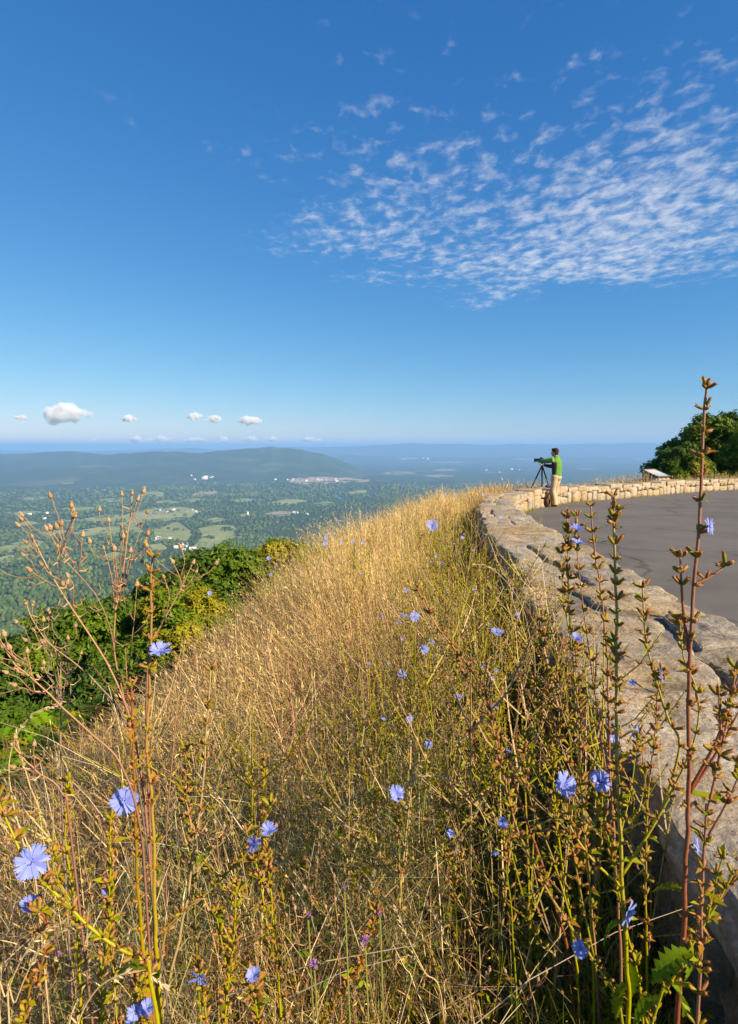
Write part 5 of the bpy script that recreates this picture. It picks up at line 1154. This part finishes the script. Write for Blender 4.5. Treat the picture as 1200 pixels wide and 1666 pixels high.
knapweed('upright grey knapweed stalk left of the flowers', [(98, 1058), (99, 1110), (98, 1170), (99, 1240), (104, 1380)], .98, [[(85, 1068), (92, 1110), (98, 1150)], [(90, 1064), (95, 1100), (98, 1130)], [(108, 1082), (104, 1120), (99, 1150)], [(112, 1092), (114, 1130), (100, 1180)], [(72, 1090), (88, 1115), (98, 1135)], [(66, 1102), (84, 1120), (97, 1145)]], seed=5, r0=.0022, hl=.0078, col=(.20, .15, .13))
knapweed('knapweed stalk arching from the tangle at the left', [(44, 985), (55, 1010), (85, 1050), (130, 1085), (165, 1120), (195, 1160), (225, 1280)], .86, [[(78, 1000), (79, 1015), (77, 1035)], [(70, 1013), (74, 1035), (90, 1055)], [(110, 1042), (112, 1060), (106, 1064)], [(44, 1043), (62, 1050), (88, 1052)]], seed=6, r0=.0018, col=(.13, .10, .09))
knapweed('low knapweed twig with two seed heads at the left edge', [(22, 1214), (40, 1235), (60, 1255), (100, 1290), (120, 1400)], .72, [[(55, 1214), (56, 1240), (57, 1252)], [(26, 1248), (45, 1252), (70, 1262)]], seed=7, r0=.0018)
knapweed('dry knapweed among the dead stalks beside the tall flower', [(300, 1048), (292, 1110), (285, 1180), (275, 1290), (270, 1400)], 1.1, [[(270, 1100), (278, 1140), (285, 1180)], [(315, 1110), (300, 1150), (286, 1190)]], seed=8, r0=.002, hl=.0085)
TUFT = [(545, 1465), (480, 1480), (405, 1500), (700, 1530), (760, 1590), (860, 1590), (350, 1340), (560, 1330), (60, 1590), (130, 1560), (500, 1400), (455, 1340)]
for i, (x, y) in enumerate(TUFT):
    dd = .9 + (i % 4) * .12
    knapweed(rank(i, [q[0] for q in TUFT]) + ' small dry knapweed tuft from the left in the foreground tangle', [(x, y), (x + 4, y + 40), (x + 8, y + 110)], dd, [[(x + 14, y + 6), (x + 10, y + 30), (x + 5, y + 60)], [(x - 14, y + 12), (x - 6, y + 36), (x + 5, y + 64)]], seed=20 + i, r0=.0016, hl=.0085, group='knapweed tufts in the tangle')
def purple_mesh(seed):
    r = np.random.default_rng(seed); mb = MB(); mb.ellipsoid((0, 0, -.35), (.30, .30, .45), (.22, .17, .08), 8, 6)
    for i in range(46):
        a = r.uniform(0, 6.28); el = r.uniform(.15, 1.4); d = np.array((math.cos(a) * math.cos(el), math.sin(a) * math.cos(el), math.sin(el))); s_ = np.cross(d, r.normal(0, 1, 3)); s_ /= np.linalg.norm(s_); L = r.uniform(.55, 1.0)
        mb.add([d * .1 - s_ * .03, d * .1 + s_ * .03, d * L + s_ * .06, d * L - s_ * .06], quads=[(0, 1, 2, 3)], col=np.array((.52, .22, .60)) * r.uniform(.75, 1.25))
    return mb.mesh('flower_head', M_PETAL)
PURP = [purple_mesh(i) for i in range(2)]
for (px, py, s, lab) in [(511, 1570, 22, 'purple knapweed bloom at the bottom centre'), (594, 1532, 20, 'pink-purple knapweed bloom beside a red-tipped bud'), (501, 1490, 11, 'small narrow purple knapweed bloom left of centre'), (618, 1486, 10, 'dark purple knapweed bloom above the pink one'), (560, 1444, 9, 'tiny purple knapweed bloom in the centre tangle'), (95, 1553, 10, 'small purple knapweed bloom at the lower left')]:
    p = at(px, py, .80); x, y = p[0] + .02, p[1] + .02; g = ground_at(x, y); root = empty('knapweed', (x, y, g)); tag(root, lab, 'wildflower', 'purple knapweed flowers')
    b = p - np.array((x, y, g)); mb = MB(); mb.tube(smooth_path([b - np.array((0, 0, .008)), b * np.array((.6, .6, .6)), (0, 0, 0)], 5), .0013, 5, (.24, .24, .08)); link('stem', mb.mesh('stem', M_STEM), root)
    o = link('flower_head', PURP[px % 2], root, b); k = s / FPX * .80 / 2 * 1.25; o.scale = (k, k, k); o.rotation_euler = (-.5, .2, px)
# arching grass stalks with heavy heads
def arch_grass(label, pts, d, seed):
    r = np.random.default_rng(seed); P = [at(px, py, d) for px, py in pts]; e = P[-1] + (P[-1] - P[-2]) * np.array((.6, .6, 0)); e[2] = ground_at(e[0], e[1]); P.append(e); C = smooth_path(P, 8); root = empty('grass_stalk', e); tag(root, label, 'grass stalk', 'arching grass stalks')
    mb = MB(); mb.tube(C, np.linspace(.0006, .0014, len(C)), 4, (.52, .40, .22)); link('stem', mb.mesh('stem', M_GRASS, False, e), root); hd = MB(); L = np.concatenate([[0], np.cumsum(np.linalg.norm(np.diff(C, axis=0), axis=1))])
    for s in np.linspace(0, min(.085, L[-1] * .3), 46):
        p = np.array([np.interp(s, L, C[:, i]) for i in range(3)]); q = np.array([np.interp(s + .004, L, C[:, i]) for i in range(3)]); ax = (p - q) / np.linalg.norm(p - q); dv = ax + r.normal(0, .35, 3); dv /= np.linalg.norm(dv); sd = np.cross(dv, r.normal(0, 1, 3)); sd /= np.linalg.norm(sd); l = r.uniform(.007, .012)
        hd.add([p, p + dv * l * .5 + sd * .0012, p + dv * l, p + dv * l * .5 - sd * .0012], quads=[(0, 1, 2, 3)], col=np.array((.62, .48, .28)) * r.uniform(.8, 1.2))
    link('seed_spike', hd.mesh('seed_spike', M_GRASS, False, e), root)
arch_grass('pale arching grass head at the lower left edge', [(100, 1500), (60, 1525), (30, 1570), (10, 1620), (0, 1664)], .62, 1)
arch_grass('second pale grass head drooping right at the lower left', [(118, 1505), (80, 1530), (50, 1570), (25, 1630), (15, 1664)], .63, 2)
arch_grass('thick pale grass head bent over under the yellow stems', [(272, 1610), (250, 1590), (225, 1580), (190, 1588), (155, 1612), (128, 1660), (112, 1730)], .62, 3)
arch_grass('bent grass stalk looping in front of the ferny shrub', [(95, 1148), (60, 1158), (30, 1190), (15, 1240), (20, 1300), (38, 1370), (60, 1450)], .8, 4)
arch_grass('grass head arching over before the dark wall face', [(772, 918), (800, 925), (830, 955), (850, 990), (862, 1040), (870, 1100)], 1.7, 5)
arch_grass('arching stalk in the middle of the wall shadow', [(660, 1275), (690, 1262), (725, 1268), (760, 1290), (790, 1340), (800, 1420)], 1.2, 6)
arch_grass('straw stalk slanting through the lower centre', [(640, 1470), (660, 1520), (690, 1580), (720, 1640)], .85, 7)
arch_grass('straw stalk slanting at the bottom right of centre', [(700, 1480), (740, 1560), (780, 1640)], .9, 8)

# ------------------------------------------------------------------ the photographer, tripod, bag and sign
def limb(mb, P, r, n=10): mb.tube(smooth_path(P, 5), np.interp(np.linspace(0, 1, (len(P) - 1) * 5 + 1), np.linspace(0, 1, len(P)), r), n)
def build_person():
    feet = at(903, 823.5, 16.0); x, y = feet[0], feet[1]; z = float(road_z(y))
    heading = R(136)                                       # local +X forward; he looks left and a little away
    # local frame: X forward, Y to his left, Z up
    hipL, hipR = (0, .095, .93), (0, -.095, .93); kneeL, kneeR = (.045, .105, .50), (.06, -.10, .50); ankL, ankR = (-.05, .115, .09), (.10, -.11, .09)
    neck = (.035, 0, 1.47); shL, shR = (.02, .19, 1.40), (.02, -.19, 1.40); elL, elR = (.30, .22, 1.35), (.25, -.24, 1.20); wrL, wrR = (.55, .10, 1.345), (.49, -.10, 1.23)
    def hand(mb, w, d, thumb):
        w = np.array(w); d = np.array(d) / np.linalg.norm(d); s = np.cross((0, 0, 1), d); s /= np.linalg.norm(s); u = np.cross(d, s)
        for k, l in zip((-1.5, -.5, .5, 1.5), (.065, .078, .075, .058)):
            b = w + d * .085 + s * k * .019; mb.tube([w + d * .02 + s * k * .012, b, b + d * l * .55 - u * .012, b + d * l * .8 - u * .04], [.013, .0105, .0095, .0075], 6)
        t = w + d * .025 + s * thumb * .028; mb.tube([t, t + s * thumb * .03 + d * .03 - u * .01, t + s * thumb * .032 + d * .062 - u * .028], [.014, .011, .008], 6)
        mb.ellipsoid(w + d * .05, (.05, .045, .02), rot=np.array([d, s, u]).T)
    hL, hR = MB(), MB()
    body = MB()                                            # neck, head, wrists, hands, core
    hd = np.array((.085, 0, 1.605))
    body.ellipsoid(hd + np.array((-.005, 0, .025)), (.098, .076, .105), nu=14, nv=10); body.ellipsoid(hd + np.array((.035, 0, -.055)), (.062, .056, .062), nu=12, nv=8)
    body.ellipsoid(hd + np.array((.103, 0, -.008)), (.020, .013, .024)); body.ellipsoid(hd + np.array((.09, 0, -.05)), (.014, .024, .010)); body.ellipsoid(hd + np.array((.087, 0, .028)), (.014, .05, .012))
    for s in (-1, 1): body.ellipsoid(hd + np.array((-.008, s * .077, -.005)), (.022, .010, .033))
    limb(body, [(.0, 0, 1.40), (.03, 0, 1.47), (.06, 0, 1.56)], [.07, .056, .055])
    limb(body, [elL, wrL], [.038, .027]); limb(body, [elR, wrR], [.038, .027]); hand(body, wrL, (.95, -.2, -.05), -1); hand(body, wrR, (.95, .25, .12), 1)
    body.tube([elL, (.02, .14, 1.37), (0, 0, 1.33), (0, 0, 1.1), (0, 0, .95)], [.035, .035, .07, .09, .09], 10); body.tube([elR, (.02, -.14, 1.37), (0, 0, 1.33)], [.035, .035, .07], 10)
    for h_, k_, a_ in ((hipL, kneeL, ankL), (hipR, kneeR, ankR)): limb(body, [h_, k_, a_], [.08, .05, .04])
    person = link('person', remesh(body, 'body', .015, 2, (.48, .27, .18), M_SKIN)); person.location = (x, y, z); person.rotation_euler.z = heading; person.scale = (.97, .97, .965)
    tag(person, 'standing person in green and grey jacket and khaki trousers bending over a tripod', 'person')
    eye = MB()
    for s in (-1, 1):
        e = MB(); e.ellipsoid(hd + np.array((.088, s * .031, .012)), (.010, .012, .008), (.05, .03, .02)); link('eye', e.mesh('eye', M_SKIN, True), person)
    hair = MB(); hair.ellipsoid(hd + np.array((-.022, 0, .052)), (.102, .086, .096), nu=14, nv=10); hair.ellipsoid(hd + np.array((-.055, 0, -.005)), (.058, .076, .085)); hair.ellipsoid(hd + np.array((.05, 0, .10)), (.055, .068, .035))
    link('hair', remesh(hair, 'hair', .010, 2, mat=M_BARK, colfn=lambda V: np.array((.045, .022, .012)) * (1 + .5 * fbm(V * 60, 2))[:, None]), person)
    jk = MB()
    zz = np.linspace(.86, 1.45, 15)
    for z_ in zz:
        rx = np.interp(z_, [.86, 1.0, 1.2, 1.33, 1.45], [.142, .135, .145, .135, .085]); ry = np.interp(z_, [.86, 1.0, 1.2, 1.36, 1.45], [.185, .172, .195, .205, .11])
        jk.ellipsoid((np.interp(z_, [.86, 1.2, 1.45], [0, 0, .015]), 0, z_), (rx, ry, .07), nu=18, nv=8)
    jk.tube([(.012, 0, 1.44), (.035, 0, 1.515)], [.085, .066], 12)
    for s_, e_, w_ in ((shL, elL, wrL), (shR, elR, wrR)): limb(jk, [s_, e_, tuple(np.array(w_) * .93 + np.array(e_) * .07)], [.090, .068, .046])
    def jcol(V):
        c = np.tile(np.array((.115, .245, .04)), (len(V), 1)); arm = V[:, 0] > .17
        front = (V[:, 0] > -.055 + .02 * np.sin(V[:, 2] * 9)) & ~arm & (V[:, 2] < 1.33); under = arm & (V[:, 2] < np.interp(V[:, 0], [.17, .3, .53], [1.31, 1.30, 1.31])); c[front | under] = (.045, .043, .045)
        return c * (1 + .12 * fbm(V * 14, 3))[:, None]
    link('jacket', remesh(jk, 'jacket', .016, 3, mat=M_CLOTH, colfn=jcol), person)
    tr = MB(); tr.ellipsoid((0, 0, .94), (.128, .175, .10), nu=14, nv=8); tr.ellipsoid((-.02, 0, .87), (.13, .17, .10), nu=14, nv=8)
    for h_, k_, a_ in ((hipL, kneeL, ankL), (hipR, kneeR, ankR)): limb(tr, [h_, tuple((np.array(h_) + k_) / 2), k_, tuple((np.array(k_) + a_) / 2), (a_[0], a_[1], .045)], [.112, .102, .082, .078, .082])
    link('trousers', remesh(tr, 'trousers', .016, 3, mat=M_CLOTH, colfn=lambda V: np.array((.46, .36, .22)) * (1 + .10 * fbm(V * 10, 3))[:, None]), person)
    for a_ in (ankL, ankR):
        sh = MB(); sh.ellipsoid((a_[0] + .055, a_[1], .042), (.145, .048, .042)); sh.ellipsoid((a_[0] - .01, a_[1], .07), (.06, .045, .06)); sh.box((a_[0] + .05, a_[1], .014), (.27, .088, .028))
        link('shoe', remesh(sh, 'shoe', .010, 2, (.13, .075, .045), M_CLOTH), person)
    return np.array((x, y, z)), heading
pp, hdg = build_person()
def build_tripod():
    apex = at(881.5, 757, 16.42); feet = []
    for px, py, D in ((864, 793, 16.5), (893.5, 792, 16.62), (882.5, 787, 17.3)):
        f = at(px, py, D); t = float(tdist(np.array([f[0]]), np.array([f[1]]))[0]); f[2] = float(plane_z(f[1])) + .005 if t < 0 else ground_at(f[0], f[1]); feet.append(f)
    root = empty('tripod', tuple(np.mean(feet, 0))); b = np.array(root.location); tag(root, 'black tripod standing astride the wall before the person in green', 'tripod')
    for f in feet:
        mb = MB(); m_ = apex * .45 + f * .55; mb.tube([apex, m_], .021, 8, (.018, .018, .02)); mb.tube([m_, f], .014, 8, (.03, .03, .034)); mb.tube([m_ + (apex - m_) * .04, m_ - (apex - m_) * .05], .026, 8, (.012, .012, .012)); link('leg', mb.mesh('leg', M_BLACK, True, b), root)
    mb = MB(); mb.tube([apex - np.array((0, 0, .34)), apex + np.array((0, 0, .05))], .020, 8, (.02, .02, .02)); link('centre_column', mb.mesh('centre_column', M_BLACK, True, b), root)
    mb = MB(); mb.ellipsoid(apex + np.array((0, 0, .075)), (.035, .035, .035), (.02, .02, .02)); mb.box(apex + np.array((0, 0, .112)), (.08, .06, .014), (.02, .02, .02)); mb.tube([apex + np.array((.0, 0, .09)), apex + np.array((.09, -.10, .03))], .008, 6, (.02, .02, .02)); link('ball_head', mb.mesh('ball_head', M_BLACK, True, b), root)
    # the camera on it, looking out over the valley
    d = np.array((math.cos(hdg), math.sin(hdg), 0)); s = np.array((-d[1], d[0], 0)); rot = np.array([d, s, (0, 0, 1)]).T; c = apex + d * .03 + np.array((0, 0, .155))
    cr = empty('photo_camera', tuple(c - np.array((0, 0, .05)))); cb = np.array(cr.location); tag(cr, 'black camera on the tripod under the hands of the person', 'camera')
    mb = MB(); mb.box(c, (.07, .145, .10), (.015, .015, .016), rot); mb.box(c + np.array((0, 0, .062)) + d * .005, (.06, .055, .03), (.015, .015, .016), rot); mb.box(c - s * .06 + d * .03, (.03, .035, .095), (.02, .02, .02), rot); link('body', mb.mesh('body', M_BLACK, False, cb), cr)
    mb = MB(); mb.tube([c + d * .03, c + d * .10, c + d * .20, c + d * .215], [.038, .040, .043, .048], 14, (.02, .02, .022)); link('lens', mb.mesh('lens', M_BLACK, True, cb), cr)
build_tripod()
def build_bag():
    p = at(890.0, 825, 15.78); x, y, z = p[0], p[1], float(road_z(p[1])); root = empty('backpack', (x, y, z)); tag(root, 'tan backpack with dark straps leaning on the wall beside the leg of the person', 'backpack'); root.rotation_euler.z = R(-14)
    mb = MB()
    for i in range(7): t = i / 6; mb.ellipsoid((0, 0, .06 + .34 * t), (.10 - .02 * t, .085 - .01 * t, .07), nu=12, nv=7)
    link('body', remesh(mb, 'body', .012, 3, mat=M_CLOTH, colfn=lambda V: np.array((.25, .135, .05)) * (1 + .12 * fbm(V * 20, 2))[:, None]), root)
    mb = MB(); mb.ellipsoid((.0, -.075, .17), (.065, .04, .10), nu=12, nv=8); link('pocket', remesh(mb, 'pocket', .012, 2, (.21, .11, .042), M_CLOTH), root)
    for sx in (-.055, .055):
        mb = MB(); mb.tube([(sx, -.06, .44), (sx * 1.05, -.102, .36), (sx * 1.1, -.115, .20), (sx * 1.1, -.095, .05)], .013, 6, (.03, .025, .022)); link('strap', mb.mesh('strap', M_CLOTH, True), root)
    mb = MB(); mb.tube([(-.04, 0, .44), (-.02, 0, .50), (.02, 0, .50), (.04, 0, .44)], .010, 6, (.03, .025, .022)); link('handle', mb.mesh('handle', M_CLOTH, True), root)
    c = at(890.5, 793, 16.6); zc = float(plane_z(c[1])) + .02; mb = MB(); mb.ellipsoid((0, 0, .035), (.09, .08, .045), nu=12, nv=7); mb.ellipsoid((.07, -.03, .018), (.08, .06, .016), nu=12, nv=6)
    o = link('blue_cap', remesh(mb, 'blue_cap', .008, 2, (.035, .05, .20), M_CLOTH)); o.location = (c[0], c[1], zc); tag(o, 'dark blue cap lying on the wall top above the backpack', 'cap')
build_bag()
def build_sign():
    c = at(1066, 783, 23.3); x, y = c[0], c[1]; g = ground_at(x, y); zt = float(plane_z(y)); root = empty('sign_pedestal', (x, y, g)); a = R(-60); root.rotation_euler.z = a
    tag(root, 'low stone pedestal with a slanted information panel behind the wall', 'sign')
    # local X: down-slope of the panel, towards the reader; Y across
    h0 = zt - g + .40; h1 = zt - g + .15; W = .40; Lx = .33
    rs = random.Random(8); mb = MB(); core = MB()
    V = [(-Lx + .03, -W + .03, 0), (Lx - .03, -W + .03, 0), (Lx - .03, W - .03, 0), (-Lx + .03, W - .03, 0), (-Lx + .03, -W + .03, h0 - .05), (Lx - .03, -W + .03, h1 - .05), (Lx - .03, W - .03, h1 - .05), (-Lx + .03, W - .03, h0 - .05)]
    core.add(V, quads=[(0, 1, 5, 4), (1, 2, 6, 5), (2, 3, 7, 6), (3, 0, 4, 7), (4, 5, 6, 7)]); me = core.mesh('mortar_core', M_MORTAR); link('mortar_core', me, root)
    global SCOUNT
    def st(x0, x1, y0, y1, z0, z1a, z1b):
        global SCOUNT
        SCOUNT += 1; Wv, Q = stone_mesh([(x0, y0), (x1, y0), (x1, y1), (x0, y1)], z0, [z1a, z1b, z1b, z1a], 3, .012, 6, SCOUNT); cc = Wv.mean(0); link('stone', mesh_np('stone', Wv - cc, None, Q, None, True, (M_STONE,)), root, cc)
    top = lambda u: h0 + (h1 - h0) * (u + Lx) / (2 * Lx) - .04
    for side in (-1, 1):
        u = -Lx
        while u < Lx - .05:
            e = min(u + rs.uniform(.2, .34), Lx)
            if Lx - e < .08: e = Lx
            zm = top(e) * rs.uniform(.45, .6); ys = (side * W - .06, side * W + .06); st(u + .01, e - .01, *ys, 0, zm, zm); st(u + .01, e - .01, *ys, zm + .015, top(u), top(e)); u = e
    for xs, h in ((-Lx, h0), (Lx, h1)):
        v = -W
        while v < W - .05:
            e = min(v + rs.uniform(.22, .4), W)
            if W - e < .08: e = W
            zm = h * rs.uniform(.5, .6); st(xs - .06, xs + .06, v + .01, e - .01, 0, zm, zm); st(xs - .06, xs + .06, v + .01, e - .01, zm + .015, h - .04, h - .04); v = e
    sl = math.atan2(h0 - h1, 2 * Lx); rot = np.array(Matrix.Rotation(sl, 3, 'Y')); mid = np.array((0, 0, (h0 + h1) / 2 + .02)); Ls = 2 * math.hypot(Lx, (h0 - h1) / 2) + .1
    fr = MB(); 
    for sy in (-1, 1): fr.box(mid + rot @ np.array((0, sy * (W + .02), .01)), (Ls, .05, .05), (.10, .075, .05), rot)
    for sx in (-1, 1): fr.box(mid + rot @ np.array((sx * (Ls / 2 - .025), 0, .01)), (.05, 2 * W - .012, .05), (.10, .075, .05), rot)
    link('panel_frame', fr.mesh('panel_frame', M_BLACK), root)
    pn = MB(); pn.box(mid + rot @ np.array((0, 0, .012)), (Ls - .11, 2 * W - .02, .02), (.46, .45, .41), rot)
    pan = link('panel', pn.mesh('panel', M_BLACK), root); pic = MB(); pic.box(mid + rot @ np.array((Ls * .30, 0, .024)), (Ls * .24, 2 * W - .10, .006), (.30, .40, .50), rot); link('picture', pic.mesh('picture', M_BLACK), pan)
build_sign()
bpy.context.view_layer.update()
